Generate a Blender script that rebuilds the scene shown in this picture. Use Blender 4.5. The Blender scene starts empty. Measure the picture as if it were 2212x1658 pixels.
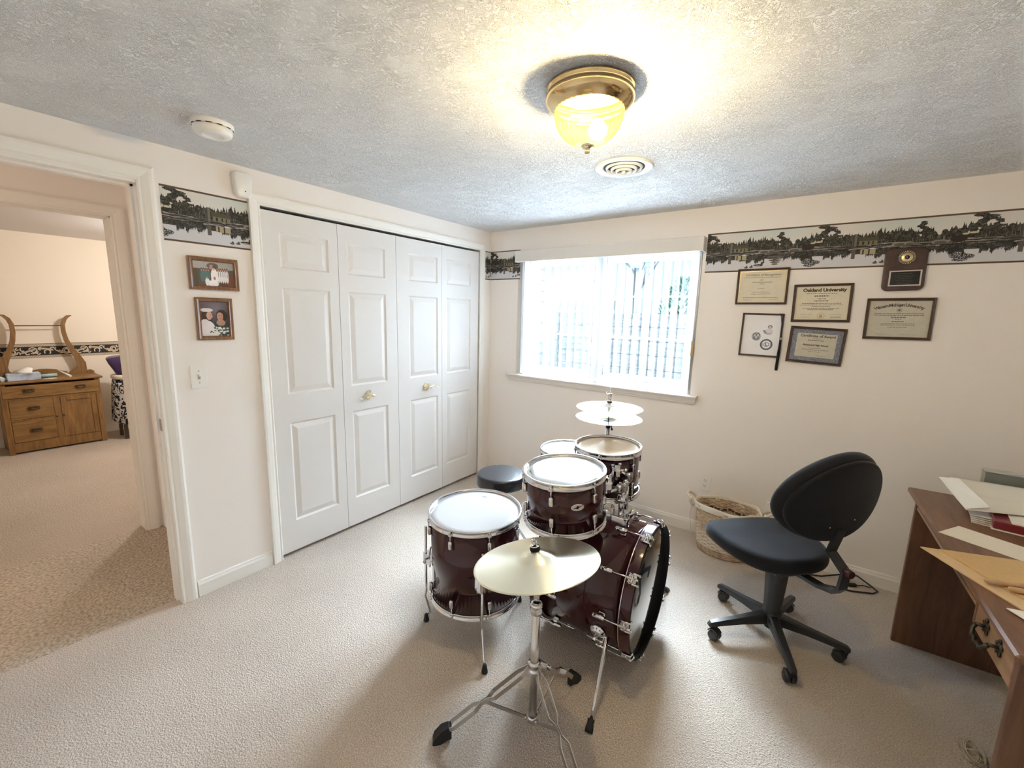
import bpy, math, random
import numpy as np
from mathutils import Matrix, Vector
PI = math.pi
rnd = random.Random(7)
S = bpy.context.scene
COL = S.collection

# ------------------------------------------------------------------ camera
cam_d = bpy.data.cameras.new('camera'); cam = bpy.data.objects.new('camera', cam_d); COL.objects.link(cam)
S.camera = cam
YAW, PITCH, ROLL = 0.626908, -0.162689, 0.024437
cam_d.sensor_fit = 'HORIZONTAL'; cam_d.sensor_width = 36.0; cam_d.lens = 36.0*921.29/2212.0; cam_d.clip_start = 0.02
fw = Vector((-math.sin(YAW)*math.cos(PITCH), math.cos(YAW)*math.cos(PITCH), math.sin(PITCH)))
rt = Vector((math.cos(YAW), math.sin(YAW), 0)); up = rt.cross(fw)
r2 = rt*math.cos(ROLL)+up*math.sin(ROLL); u2 = -rt*math.sin(ROLL)+up*math.cos(ROLL)
cam.matrix_world = Matrix(((r2.x, u2.x, -fw.x, 2.5497), (r2.y, u2.y, -fw.y, -3.1399), (r2.z, u2.z, -fw.z, 1.5320), (0, 0, 0, 1)))

# ------------------------------------------------------------------ view, world, lights
S.view_settings.view_transform = 'Standard'; S.view_settings.look = 'None'
S.view_settings.gamma = 1.0; S.view_settings.exposure = 2.22; S.view_settings.use_curve_mapping = False
S.cycles.use_denoising = True
S.cycles.max_bounces = 10; S.cycles.diffuse_bounces = 8; S.cycles.glossy_bounces = 4; S.cycles.transparent_max_bounces = 16
S.cycles.sample_clamp_indirect = 8.0
S.cycles.caustics_reflective = False; S.cycles.caustics_refractive = False
W = bpy.data.worlds.new('overcast_sky'); S.world = W; W.use_nodes = True
bg = W.node_tree.nodes['Background']; bg.inputs[0].default_value = (0.74, 0.92, 1.0, 1); bg.inputs[1].default_value = 0.24

def light(kind, name, loc, energy, color, **kw):
    d = bpy.data.lights.new(name, kind); d.energy = energy; d.color = color
    for k, v in kw.items(): setattr(d, k, v)
    o = bpy.data.objects.new(name, d); COL.objects.link(o); o.location = loc
    return o
# bright overcast daylight coming in over the retaining wall
sun = light('SUN', 'daylight', (1.1, 6, 6), 1.2, (0.86, 0.94, 1.0), angle=math.radians(85))
sun.rotation_euler = Vector((0.10, -1, -0.72)).to_track_quat('-Z', 'Y').to_euler()
# portal only guides sampling of the sky through the window
por = light('AREA', 'window_portal', (1.07, 0.17, 1.48), 1, (1, 1, 1), shape='RECTANGLE', size=1.6, size_y=1.05)
por.rotation_euler = (math.radians(-90), 0, 0); por.data.cycles.is_portal = True
LAMP = (1.845, -1.775)
wl = light('AREA', 'window_daylight', (1.07, 0.158, 1.51), 8.5, (0.80, 0.91, 1.0), shape='RECTANGLE', size=1.44, size_y=.93)
wl.rotation_euler = (math.radians(-90), 0, 0)
sk = light('AREA', 'high_sky_daylight', (1.07, 1.00, 2.45), 80, (0.77, 0.89, 1.0), shape='RECTANGLE', size=1.7, size_y=.8, spread=math.radians(105))
sk.rotation_euler = Vector((0.06, -1, -1.0)).to_track_quat('-Z', 'Y').to_euler()

# ------------------------------------------------------------------ helpers
ORG = {}
def tag(o, label=None, cat=None, group=None, kind=None):
    if label: o['label'] = label
    if cat: o['category'] = cat
    if group: o['group'] = group
    if kind: o['kind'] = kind
    return o
def thing(name, label, cat, loc, group=None):
    o = bpy.data.objects.new(name, None); COL.objects.link(o); o.location = loc
    o.empty_display_size = 0.05; ORG[o.name] = Vector(loc)
    return tag(o, label, cat, group)
def basis(X, Y, Z, o=(0, 0, 0)):
    return Matrix(((X[0], Y[0], Z[0], o[0]), (X[1], Y[1], Z[1], o[1]), (X[2], Y[2], Z[2], o[2]), (0, 0, 0, 1)))
def T(x, y, z): return Matrix.Translation((x, y, z))
def R(a, ax): return Matrix.Rotation(a, 4, ax)
def WALLW(x, z, y=0.0): return basis((1, 0, 0), (0, 0, 1), (0, -1, 0), (x, y, z))      # facing into the room from the window wall
def WALLL(y, z, x=0.0): return basis((0, 1, 0), (0, 0, 1), (1, 0, 0), (x, y, z))       # facing +x
def align(p0, p1):
    d = (Vector(p1)-Vector(p0)); q = d.to_track_quat('Z', 'Y').to_matrix().to_4x4()
    return T(*p0) @ q, d.length

class MB:
    def __init__(s, M=None): s.v = []; s.f = []; s.sm = []; s.M = M or Matrix.Identity(4)
    def add(s, vs, fs, smooth=False, M=None):
        n = len(s.v); m = s.M @ M if M is not None else s.M
        s.v += [tuple(m @ Vector(v)) for v in vs]
        s.f += [tuple(i+n for i in f) for f in fs]
        s.sm += (smooth if isinstance(smooth, list) else [smooth]*len(fs))
        return s
    def box(s, x0, x1, y0, y1, z0, z1, M=None, bev=0):
        if bev > 0:
            b = min(bev, abs(x1-x0)*.49, abs(y1-y0)*.49, abs(z1-z0)*.49)
            vs = []; idx = {}
            for i, x in enumerate((x0, x1)):
                for j, y in enumerate((y0, y1)):
                    for k, z in enumerate((z0, z1)):
                        sx, sy, sz = (1, -1)[i], (1, -1)[j], (1, -1)[k]
                        for a in range(3):
                            p = [x, y, z]
                            for q, sg in enumerate((sx, sy, sz)):
                                if q != a: p[q] += sg*b
                            # vertex lies on the face perpendicular to axis a
                            idx[(i, j, k, a)] = len(vs); vs.append(tuple(p))
            fs = []
            def q(*ks): fs.append(tuple(idx[k] for k in ks))
            for a in range(3):
                for e in (0, 1):
                    o = [0, 0, 0]; o[a] = e; b1, b2 = [t for t in range(3) if t != a]
                    r = []
                    for (m, n) in ((0, 0), (1, 0), (1, 1), (0, 1)):
                        o2 = list(o); o2[b1] = m; o2[b2] = n; r.append((*o2, a))
                    q(*r)
            for a in range(3):   # edges along axis a
                b1, b2 = [t for t in range(3) if t != a]
                for m in (0, 1):
                    for n in (0, 1):
                        A = [0, 0, 0]; A[b1] = m; A[b2] = n; B = list(A); B[a] = 1
                        q((*A, b1), (*B, b1), (*B, b2), (*A, b2))
            for i in (0, 1):
                for j in (0, 1):
                    for k in (0, 1): q((i, j, k, 0), (i, j, k, 1), (i, j, k, 2))
            return s.add(vs, fs, False, M)
        vs = [(x, y, z) for x in (x0, x1) for y in (y0, y1) for z in (z0, z1)]
        return s.add(vs, [(0, 1, 3, 2), (4, 6, 7, 5), (0, 4, 5, 1), (2, 3, 7, 6), (0, 2, 6, 4), (1, 5, 7, 3)], False, M)
    def cyl(s, p0, p1, r0, r1=None, n=16, cap=True):
        r1 = r0 if r1 is None else r1; M, L = align(p0, p1)
        return s.lathe([(r0, 0), (r1, L)], n, M, cap)
    def lathe(s, prof, n=32, M=None, cap=False, closed=False, smooth=True):
        vs = []; fs = []; m = len(prof)
        for (r, z) in prof:
            for i in range(n):
                a = 2*PI*i/n; vs.append((max(r, 1e-5)*math.cos(a), max(r, 1e-5)*math.sin(a), z))
        for j in range(m if closed else m-1):
            k = (j+1) % m
            for i in range(n):
                i2 = (i+1) % n; fs.append((j*n+i, j*n+i2, k*n+i2, k*n+i))
        sm = [smooth]*len(fs)
        if cap:
            fs.append(tuple(reversed(range(n)))); fs.append(tuple((m-1)*n+i for i in range(n))); sm += [False, False]
        return s.add(vs, fs, sm, M)
    def tube(s, pts, r, n=10, closed=False, flat=None, cap=True):
        P = [Vector(p) for p in pts]; m = len(P); vs = []; fs = []
        rr = r if isinstance(r, (list, tuple)) else [r]*m
        t0 = (P[1]-P[0]).normalized(); nrm = t0.orthogonal().normalized()
        if flat is not None:
            nrm = Vector(flat[2]); nrm = (nrm-t0*nrm.dot(t0)).normalized()
        for i in range(m):
            if closed: t = (P[(i+1) % m]-P[i-1])
            else: t = (P[min(i+1, m-1)]-P[max(i-1, 0)])
            t.normalize()
            if flat is not None: nrm = Vector(flat[2])
            nrm = nrm-t*nrm.dot(t); nrm.normalize(); b = t.cross(nrm)
            for k in range(n):
                a = 2*PI*(k+.5)/n
                if flat is not None: vs.append(P[i]+nrm*math.cos(a)*flat[0]+b*math.sin(a)*flat[1])
                else: vs.append(P[i]+nrm*math.cos(a)*rr[i]+b*math.sin(a)*rr[i])
        for i in range(m if closed else m-1):
            j = (i+1) % m
            for k in range(n): fs.append((i*n+k, i*n+(k+1) % n, j*n+(k+1) % n, j*n+k))
        sm = [n > 4]*len(fs)
        if cap and not closed:
            fs.append(tuple(reversed(range(n)))); fs.append(tuple((m-1)*n+k for k in range(n))); sm += [False, False]
        return s.add(vs, fs, sm)
    def sphere(s, c, r, n=16, sc=(1, 1, 1), M=None):
        prof = [(r*math.sin(PI*i/(n//2)), -r*math.cos(PI*i/(n//2))) for i in range(n//2+1)]
        Q = T(*c) @ Matrix.Diagonal((*sc, 1)); Q = M @ Q if M is not None else Q
        return s.lathe(prof, n, Q)
    def prism(s, poly, z0, z1, M=None):
        n = len(poly); vs = [(x, y, z0) for x, y in poly]+[(x, y, z1) for x, y in poly]
        fs = [tuple(reversed(range(n))), tuple(range(n, 2*n))]+[(i, (i+1) % n, n+(i+1) % n, n+i) for i in range(n)]
        return s.add(vs, fs, False, M)
    def loft(s, rings, cap=True, smooth=True, M=None):
        n = len(rings[0]); vs = [p for r in rings for p in r]; fs = []
        for j in range(len(rings)-1):
            for i in range(n): fs.append((j*n+i, j*n+(i+1) % n, (j+1)*n+(i+1) % n, (j+1)*n+i))
        sm = [smooth]*len(fs)
        if cap:
            fs.append(tuple(reversed(range(n)))); fs.append(tuple((len(rings)-1)*n+i for i in range(n))); sm += [smooth, smooth]
        return s.add(vs, fs, sm, M)
    def pad(s, poly, h, rr, M=None, dome=0.0, fn=None, seg=5):
        """a cushion: outline poly (centred), thickness h, rounded edge rr"""
        rings = []; cx = sum(p[0] for p in poly)/len(poly); cy = sum(p[1] for p in poly)/len(poly)
        mx = max(math.hypot(x-cx, y-cy) for x, y in poly)
        def ring(sc, z): return [(cx+(x-cx)*sc, cy+(y-cy)*sc, z) for x, y in poly]
        for t in (0.05, 0.5): rings.append(ring(t*(mx-rr)/mx, 0))
        for i in range(seg+1):
            a = PI/2*i/seg; rings.append(ring((mx-rr+rr*math.sin(a))/mx, rr*(1-math.cos(a))))
        for i in range(seg+1):
            a = PI/2*i/seg; rings.append(ring((mx-rr+rr*math.cos(a))/mx, h-rr+rr*math.sin(a)))
        for t in (0.85, 0.6, 0.35, 0.05): rings.append(ring(t*(mx-rr)/mx, h+dome*(1-t*t)))
        if fn: rings = [[fn(p) for p in r] for r in rings]
        return s.loft(rings, True, True, M)
    def build(s, name, m, parent=None, kind=None, matrix=None, label=None):
        me = bpy.data.meshes.new(name); me.from_pydata([tuple(v) for v in s.v], [], s.f); me.update()
        me.polygons.foreach_set('use_smooth', s.sm); me.materials.append(m)
        o = bpy.data.objects.new(name, me); COL.objects.link(o)
        org = Vector((0, 0, 0))
        if parent is not None:
            org = ORG[parent.name]; o.parent = parent
        if matrix is not None: o.matrix_basis = T(*(-org)) @ matrix
        else:
            for v in me.vertices: v.co -= org
        ORG[o.name] = org if matrix is None else org
        if kind: o['kind'] = kind
        if label: o['label'] = label
        return o
def one(o, label, cat, group=None): return tag(o, label, cat, group)
def supere(a, b, e=2.0, n=40, cx=0, cy=0):
    out = []
    for i in range(n):
        t = 2*PI*i/n; c, d = math.cos(t), math.sin(t)
        out.append((cx+a*abs(c)**(2/e)*(1 if c >= 0 else -1), cy+b*abs(d)**(2/e)*(1 if d >= 0 else -1)))
    return out
def rrect(w, h, r, n=6):
    out = []
    for (cx, cy, a0) in ((w/2-r, h/2-r, 0), (-w/2+r, h/2-r, PI/2), (-w/2+r, -h/2+r, PI), (w/2-r, -h/2+r, 3*PI/2)):
        for i in range(n+1):
            a = a0+PI/2*i/n; out.append((cx+r*math.cos(a), cy+r*math.sin(a)))
    return out

# ------------------------------------------------------------------ materials
def mat(name, col, rough=0.5, metal=0.0, coat=0.0, bump=None, noise=None, sheen=0.0, spec=None, trans=None, aniso=None):
    m = bpy.data.materials.new(name); m.use_nodes = True; nt = m.node_tree; b = nt.nodes['Principled BSDF']
    b.inputs['Base Color'].default_value = (*col, 1); b.inputs['Roughness'].default_value = rough; b.inputs['Metallic'].default_value = metal
    b.inputs['Coat Weight'].default_value = coat; b.inputs['Coat Roughness'].default_value = 0.04
    if sheen: b.inputs['Sheen Weight'].default_value = sheen; b.inputs['Sheen Roughness'].default_value = .4
    if spec is not None: b.inputs['Specular IOR Level'].default_value = spec
    tc = nt.nodes.new('ShaderNodeTexCoord')
    if noise:   # (scale, amount, detail) tints the base colour
        n = nt.nodes.new('ShaderNodeTexNoise'); n.inputs['Scale'].default_value = noise[0]; n.inputs['Detail'].default_value = noise[2] if len(noise) > 2 else 4
        nt.links.new(tc.outputs['Object'], n.inputs['Vector'])
        r = nt.nodes.new('ShaderNodeMapRange'); r.inputs['From Min'].default_value = .3; r.inputs['From Max'].default_value = .7
        r.inputs['To Min'].default_value = 1-noise[1]; r.inputs['To Max'].default_value = 1+noise[1]
        nt.links.new(n.outputs['Fac'], r.inputs['Value'])
        mx = nt.nodes.new('ShaderNodeVectorMath'); mx.operation = 'SCALE'; mx.inputs[0].default_value = col
        nt.links.new(r.outputs['Result'], mx.inputs['Scale']); nt.links.new(mx.outputs[0], b.inputs['Base Color'])
    if bump:    # (scale, strength, distance, detail)
        n = nt.nodes.new('ShaderNodeTexNoise'); n.inputs['Scale'].default_value = bump[0]; n.inputs['Detail'].default_value = bump[3] if len(bump) > 3 else 3
        nt.links.new(tc.outputs['Object'], n.inputs['Vector'])
        bp = nt.nodes.new('ShaderNodeBump'); bp.inputs['Strength'].default_value = bump[1]; bp.inputs['Distance'].default_value = bump[2]
        nt.links.new(n.outputs['Fac'], bp.inputs['Height']); nt.links.new(bp.outputs['Normal'], b.inputs['Normal'])
    return m
def nodes(m): return m.node_tree.nodes, m.node_tree.links, m.node_tree.nodes['Principled BSDF']

def carpet_mat(name, c1, c2, scale, dist, big=0.10):
    m = mat(name, c1, 0.95, sheen=0.25, spec=0.15); N, L, b = nodes(m)
    tc = N.new('ShaderNodeTexCoord')
    def noise(sc, det, vec=None):
        n = N.new('ShaderNodeTexNoise'); n.inputs['Scale'].default_value = sc; n.inputs['Detail'].default_value = det
        L.new(vec or tc.outputs['Object'], n.inputs['Vector']); return n
    a = noise(scale, 3); v = N.new('ShaderNodeTexVoronoi'); v.inputs['Scale'].default_value = scale*0.9; L.new(tc.outputs['Object'], v.inputs['Vector'])
    ramp = N.new('ShaderNodeValToRGB'); ramp.color_ramp.elements[0].position = .35; ramp.color_ramp.elements[1].position = .65
    ramp.color_ramp.elements[0].color = (*c2, 1); ramp.color_ramp.elements[1].color = (*c1, 1); L.new(a.outputs['Fac'], ramp.inputs[0])
    g = noise(1.6, 2); mr = N.new('ShaderNodeMapRange'); mr.inputs['From Min'].default_value = .3; mr.inputs['From Max'].default_value = .7
    mr.inputs['To Min'].default_value = 1-big; mr.inputs['To Max'].default_value = 1+big*.5; L.new(g.outputs['Fac'], mr.inputs['Value'])
    sc = N.new('ShaderNodeVectorMath'); sc.operation = 'SCALE'; L.new(ramp.outputs[0], sc.inputs[0]); L.new(mr.outputs[0], sc.inputs['Scale'])
    L.new(sc.outputs[0], b.inputs['Base Color'])
    add = N.new('ShaderNodeMath'); add.operation = 'ADD'; L.new(a.outputs['Fac'], add.inputs[0]); L.new(v.outputs['Distance'], add.inputs[1])
    bp = N.new('ShaderNodeBump'); bp.inputs['Strength'].default_value = 0.9; bp.inputs['Distance'].default_value = dist
    L.new(add.outputs[0], bp.inputs['Height']); L.new(bp.outputs['Normal'], b.inputs['Normal'])
    return m
M_carpet = carpet_mat('cut_pile_carpet', (0.70, 0.62, 0.545), (0.46, 0.395, 0.335), 185, 0.0042)
M_berber = carpet_mat('coarse_carpet', (0.62, 0.54, 0.44), (0.34, 0.28, 0.215), 75, 0.008)
M_carpet2 = carpet_mat('bedroom_carpet', (0.56, 0.475, 0.385), (0.42, 0.35, 0.28), 120, 0.005)
M_wall = mat('cream_wall_paint', (0.89, 0.845, 0.81), 0.75, bump=(220, 0.12, 0.001, 3), spec=.25)
M_wall2 = mat('bedroom_wall_paint', (0.80, 0.72, 0.61), 0.8, bump=(220, 0.1, 0.001, 3), spec=.2)
M_trim = mat('white_trim_paint', (0.86, 0.84, 0.80), 0.38, spec=.4)
M_door = mat('white_door_paint', (0.76, 0.74, 0.725), 0.42, bump=(60, 0.05, 0.0008, 4), spec=.4)
M_vinyl = mat('white_vinyl', (0.84, 0.86, 0.88), 0.3)
M_plast = mat('white_plastic', (0.86, 0.85, 0.82), 0.35)
M_black = mat('black_plastic', (0.012, 0.012, 0.014), 0.42)
M_rubber = mat('black_rubber', (0.010, 0.010, 0.011), 0.7, bump=(300, .2, .0006))
M_dark = mat('dark_void', (0.004, 0.004, 0.004), 0.9)
M_chrome = mat('chrome', (0.68, 0.68, 0.70), 0.07, 1.0)
M_steel = mat('brushed_steel', (0.62, 0.60, 0.58), 0.24, 1.0, bump=(90, .04, .0005))
M_brass = mat('polished_brass', (0.86, 0.78, 0.55), 0.12, 1.0)
M_abrass = mat('antique_brass', (0.13, 0.085, 0.045), 0.4, .9)
M_paper = mat('white_paper', (0.80, 0.78, 0.72), 0.75, noise=(14, .03))
M_ink = mat('grey_ink', (0.13, 0.11, 0.09), 0.8)
M_inkd = mat('black_ink', (0.06, 0.05, 0.045), 0.8)

def ceiling_mat():
    m = mat('textured_ceiling_paint', (0.86, 0.87, 0.88), 0.6, spec=.35); N, L, b = nodes(m)
    tc = N.new('ShaderNodeTexCoord')
    n1 = N.new('ShaderNodeTexNoise'); n1.inputs['Scale'].default_value = 75; n1.inputs['Detail'].default_value = 5; n1.inputs['Distortion'].default_value = 1.6
    L.new(tc.outputs['Object'], n1.inputs['Vector'])
    n2 = N.new('ShaderNodeTexNoise'); n2.inputs['Scale'].default_value = 9; n2.inputs['Detail'].default_value = 3
    L.new(tc.outputs['Object'], n2.inputs['Vector'])
    # worm-like ridges: 1-|n-.5|*k
    s1 = N.new('ShaderNodeMath'); s1.operation = 'SUBTRACT'; s1.inputs[1].default_value = .5; L.new(n1.outputs['Fac'], s1.inputs[0])
    a1 = N.new('ShaderNodeMath'); a1.operation = 'ABSOLUTE'; L.new(s1.outputs[0], a1.inputs[0])
    mr = N.new('ShaderNodeMapRange'); mr.inputs['From Min'].default_value = 0; mr.inputs['From Max'].default_value = .07; mr.inputs['To Min'].default_value = 1; mr.inputs['To Max'].default_value = 0
    L.new(a1.outputs[0], mr.inputs['Value'])
    m2 = N.new('ShaderNodeMapRange'); m2.inputs['From Min'].default_value = .36; m2.inputs['From Max'].default_value = .60; m2.inputs['To Min'].default_value = .34
    L.new(n2.outputs['Fac'], m2.inputs['Value'])
    mu = N.new('ShaderNodeMath'); mu.operation = 'MULTIPLY'; L.new(mr.outputs[0], mu.inputs[0]); L.new(m2.outputs[0], mu.inputs[1])
    bp = N.new('ShaderNodeBump'); bp.inputs['Strength'].default_value = 0.78; bp.inputs['Distance'].default_value = 0.008
    L.new(mu.outputs[0], bp.inputs['Height']); L.new(bp.outputs['Normal'], b.inputs['Normal'])
    return m
M_ceil = ceiling_mat()

def wood_mat(name, c1, c2, axis='X', scale=6.0, rough=0.4, coat=0.1):
    m = mat(name, c1, rough, coat=coat); N, L, b = nodes(m)
    tc = N.new('ShaderNodeTexCoord'); mp = N.new('ShaderNodeMapping')
    s = {'X': (scale*.12, scale, scale), 'Y': (scale, scale*.12, scale), 'Z': (scale, scale, scale*.12)}[axis]
    mp.inputs['Scale'].default_value = s; L.new(tc.outputs['Object'], mp.inputs['Vector'])
    n = N.new('ShaderNodeTexNoise'); n.inputs['Scale'].default_value = 4; n.inputs['Detail'].default_value = 8; n.inputs['Roughness'].default_value = .65; n.inputs['Distortion'].default_value = .6
    L.new(mp.outputs[0], n.inputs['Vector'])
    r = N.new('ShaderNodeValToRGB'); r.color_ramp.elements[0].position = .34; r.color_ramp.elements[1].position = .66
    r.color_ramp.elements[0].color = (*c2, 1); r.color_ramp.elements[1].color = (*c1, 1)
    L.new(n.outputs['Fac'], r.inputs[0]); L.new(r.outputs[0], b.inputs['Base Color'])
    bp = N.new('ShaderNodeBump'); bp.inputs['Strength'].default_value = .15; bp.inputs['Distance'].default_value = .001
    L.new(n.outputs['Fac'], bp.inputs['Height']); L.new(bp.outputs['Normal'], b.inputs['Normal'])
    return m
M_oakY = wood_mat('golden_oak_grain', (0.30, 0.165, 0.052), (0.155, 0.075, 0.02), 'Y', 9)
M_oakZ = wood_mat('golden_oak_upright', (0.29, 0.155, 0.05), (0.15, 0.07, 0.019), 'Z', 9)
M_deskY = wood_mat('brown_desk_wood', (0.205, 0.098, 0.05), (0.115, 0.05, 0.025), 'Y', 7, .42, .15)
M_deskZ = wood_mat('dark_desk_wood', (0.17, 0.08, 0.04), (0.09, 0.038, 0.018), 'Z', 7, .45, .1)
M_deskF = wood_mat('drawer_front_wood', (0.33, 0.19, 0.10), (0.22, 0.115, 0.055), 'Y', 8, .45, .1)
M_frameO = wood_mat('oak_picture_frame', (0.30, 0.15, 0.055), (0.15, 0.065, 0.022), 'Z', 30, .3, .5)
M_frameD = wood_mat('dark_walnut_frame', (0.085, 0.045, 0.026), (0.035, 0.018, 0.011), 'X', 40, .35, .3)
M_stick = wood_mat('hickory', (0.62, 0.42, 0.24), (0.45, 0.28, 0.14), 'X', 20, .5)

M_glass = bpy.data.materials.new('window_glass'); M_glass.use_nodes = True
_n = M_glass.node_tree; _n.nodes.clear()
_o = _n.nodes.new('ShaderNodeOutputMaterial'); _t = _n.nodes.new('ShaderNodeBsdfTransparent'); _g = _n.nodes.new('ShaderNodeBsdfGlossy'); _m = _n.nodes.new('ShaderNodeMixShader')
_t.inputs[0].default_value = (.96, .985, 1, 1); _g.inputs['Roughness'].default_value = .02; _m.inputs[0].default_value = .05
_n.links.new(_t.outputs[0], _m.inputs[1]); _n.links.new(_g.outputs[0], _m.inputs[2]); _n.links.new(_m.outputs[0], _o.inputs[0])

def vcol_mat(name, rough=.6, coat=0.0):
    m = mat(name, (1, 1, 1), rough, coat=coat); N, L, b = nodes(m)
    a = N.new('ShaderNodeVertexColor'); a.layer_name = 'Col'; L.new(a.outputs['Color'], b.inputs['Base Color']); return m
M_print = vcol_mat('printed_paper', .7)
M_photo = vcol_mat('photo_behind_glass', .35, .6)

def to_lin(a): return np.where(a <= .04045, a/12.92, ((a+.055)/1.055)**2.4)
def raster(name, img, M, w, h, m, parent=None):
    """printed picture: a fine flat grid coloured per vertex; img[row from top, col] in sRGB 0..1"""
    H, Wd, _ = img.shape
    xs = np.linspace(-w/2, w/2, Wd); ys = np.linspace(h/2, -h/2, H)
    gx, gy = np.meshgrid(xs, ys); P = np.stack([gx, gy, np.zeros_like(gx)], -1).reshape(-1, 3)
    A = np.array(M); P = P @ A[:3, :3].T + A[:3, 3]
    if parent is not None: P = P-np.array(ORG[parent.name])
    i = np.arange(H*Wd).reshape(H, Wd); F = np.stack([i[:-1, :-1], i[1:, :-1], i[1:, 1:], i[:-1, 1:]], -1).reshape(-1, 4)
    me = bpy.data.meshes.new(name); me.from_pydata(P.tolist(), [], F.tolist()); me.update()
    ca = me.color_attributes.new('Col', 'FLOAT_COLOR', 'POINT')
    c = np.ones((H*Wd, 4), np.float32); c[:, :3] = to_lin(np.clip(img, 0, 1)).reshape(-1, 3); ca.data.foreach_set('color', c.ravel())
    me.materials.append(m); o = bpy.data.objects.new(name, me); COL.objects.link(o)
    if parent is not None: o.parent = parent; ORG[o.name] = ORG[parent.name]
    return o
def text(s, size, M, m, parent, name='lettering', bold=0.0, shear=0.0, ext=0.0003, sx=1.0):
    c = bpy.data.curves.new(name, 'FONT'); c.body = s; c.size = size; c.align_x = 'CENTER'; c.align_y = 'CENTER'
    c.offset = bold; c.shear = shear; c.extrude = ext; c.resolution_u = 3
    t = bpy.data.objects.new('tmp', c); COL.objects.link(t)
    dg = bpy.context.evaluated_depsgraph_get(); me = bpy.data.meshes.new_from_object(t.evaluated_get(dg))
    bpy.data.objects.remove(t); bpy.data.curves.remove(c)
    me.name = name; me.materials.clear(); me.materials.append(m)
    org = ORG[parent.name] if parent is not None else Vector((0, 0, 0))
    me.transform(T(*(-org)) @ M @ Matrix.Diagonal((sx, 1, 1, 1)))
    o = bpy.data.objects.new(name, me); COL.objects.link(o)
    if parent is not None: o.parent = parent
    ORG[o.name] = org
    return o

# ------------------------------------------------------------------ room shell
CZ = 2.255; XR = 3.78; YF = -3.62
st = 'structure'
MB().box(-0.06, XR, YF, 0, -0.05, 0).build('floor', M_carpet, kind=st)
b = MB().box(-0.12, XR+.1, YF-.1, 0.2, CZ, CZ+.05); b.build('ceiling', M_ceil, kind=st)
# window wall with opening
WX0, WX1, WZ0, WZ1 = 0.315, 1.83, 0.985, 2.03
b = MB(); b.box(-.12, WX0, 0, .16, 0, CZ); b.box(WX1, XR+.1, 0, .16, 0, CZ); b.box(WX0, WX1, 0, .16, 0, WZ0); b.box(WX0, WX1, 0, .16, WZ1, CZ)
b.build('wall_back', M_wall, kind=st)
DY0, DY1, DZ = -3.29, -2.49, 2.085        # bedroom side doorway
CY0, CY1, CDZ = -2.01, -0.135, 2.09       # closet
b = MB(); b.box(-.12, 0, YF-.1, DY0, 0, CZ); b.box(-.12, 0, DY1, CY0, 0, CZ); b.box(-.12, 0, CY1, 0, 0, CZ)
b.box(-.12, 0, DY0, DY1, DZ, CZ); b.box(-.12, 0, CY0, CY1, CDZ, CZ)
b.build('wall_left', M_wall, kind=st)
MB().box(XR, XR+.1, YF-.1, 0, 0, CZ).build('wall_right', M_wall, kind=st)
MB().box(0, XR, YF-.1, YF, 0, CZ).build('wall_front', M_wall, kind=st)
# closet interior
b = MB(); b.box(-.80, -.76, -2.2, .16, 0, CZ); b.box(-.76, -.12, -2.2, -2.16, 0, CZ); b.box(-.76, -.12, .12, .16, 0, CZ); b.box(-.76, -.12, -2.16, .12, CZ, CZ+.04); b.box(-.76, -.06, -2.16, .12, -.05, 0)
b.build('wall_closet', M_dark, kind=st)
# hallway
b = MB(); b.box(-1.19, -1.07, YF-1.5, -3.20, 0, CZ); b.box(-1.19, -1.07, -2.375, -2.2, 0, CZ); b.box(-1.19, -1.07, -3.20, -2.375, 2.075, CZ)
b.build('wall_hall', M_wall, kind=st)
b = MB(); b.box(-1.19, -.12, -2.30, -2.2, 0, CZ); b.box(-1.19, -.12, YF-1.6, YF-1.5, 0, CZ); b.box(-.12, -.02, YF-1.6, YF-.1, 0, CZ); b.build('wall_hall_end', M_wall, kind=st)
MB().box(-1.13, -.06, YF-1.5, -2.2, -.05, 0.001).build('floor_hall', M_berber, kind=st)
MB().box(-1.19, -.12, YF-1.6, -2.2, CZ, CZ+.05).build('ceiling_hall', M_wall, kind=st)
# bedroom
BX = -4.36
MB().box(BX, -1.13, -5.2, .2, -.05, 0).build('floor_bedroom', M_carpet2, kind=st)
MB().box(BX-.1, -1.07, -5.2, .2, CZ, CZ+.05).build('ceiling_bedroom', mat('bedroom_ceiling_paint', (.72, .70, .70), .8), kind=st)
b = MB(); b.box(BX-.1, BX, -5.2, .2, 0, CZ); b.box(BX, -1.07, .2, .3, 0, CZ); b.box(BX, -1.07, -5.3, -5.2, 0, CZ); b.box(-1.19, -1.07, -5.2, -5.12, 0, CZ); b.box(-1.19, -1.07, -2.2, .2, 0, CZ)
b.build('wall_bedroom', M_wall2, kind=st)
MB().box(BX, BX+.014, -5.2, .2, 0, .09, bev=.004).build('baseboard_bedroom', M_trim, kind=st)

# casings: profile extruded along a path on a wall (u across, out)
def casing(b, frame_M, x0, x1, z0, z1, w=0.062, sides='LTR'):
    """door casing around opening in wall frame coords (X right, Y up, Z out)"""
    prof = [(0, 0), (0, .009), (.006, .013), (.014, .011), (.022, .014), (.045, .019), (.056, .019), (w, .013), (w, 0)]
    path = []
    if 'L' in sides: path += [((x0, z0), (-1, 0))]
    path += [((x0, z1), (-1, 1)), ((x1, z1), (1, 1))]
    if 'R' in sides: path += [((x1, z0), (1, 0))]
    rings = []
    for (p, d) in path: rings.append([(p[0]+d[0]*u, p[1]+d[1]*u, o) for u, o in prof])
    n = len(prof); vs = [q for r in rings for q in r]; fs = []
    for j in range(len(rings)-1):
        for i in range(n-1): fs.append((j*n+i, (j+1)*n+i, (j+1)*n+i+1, j*n+i+1))
    b.add(vs, fs, False, frame_M)
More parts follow.
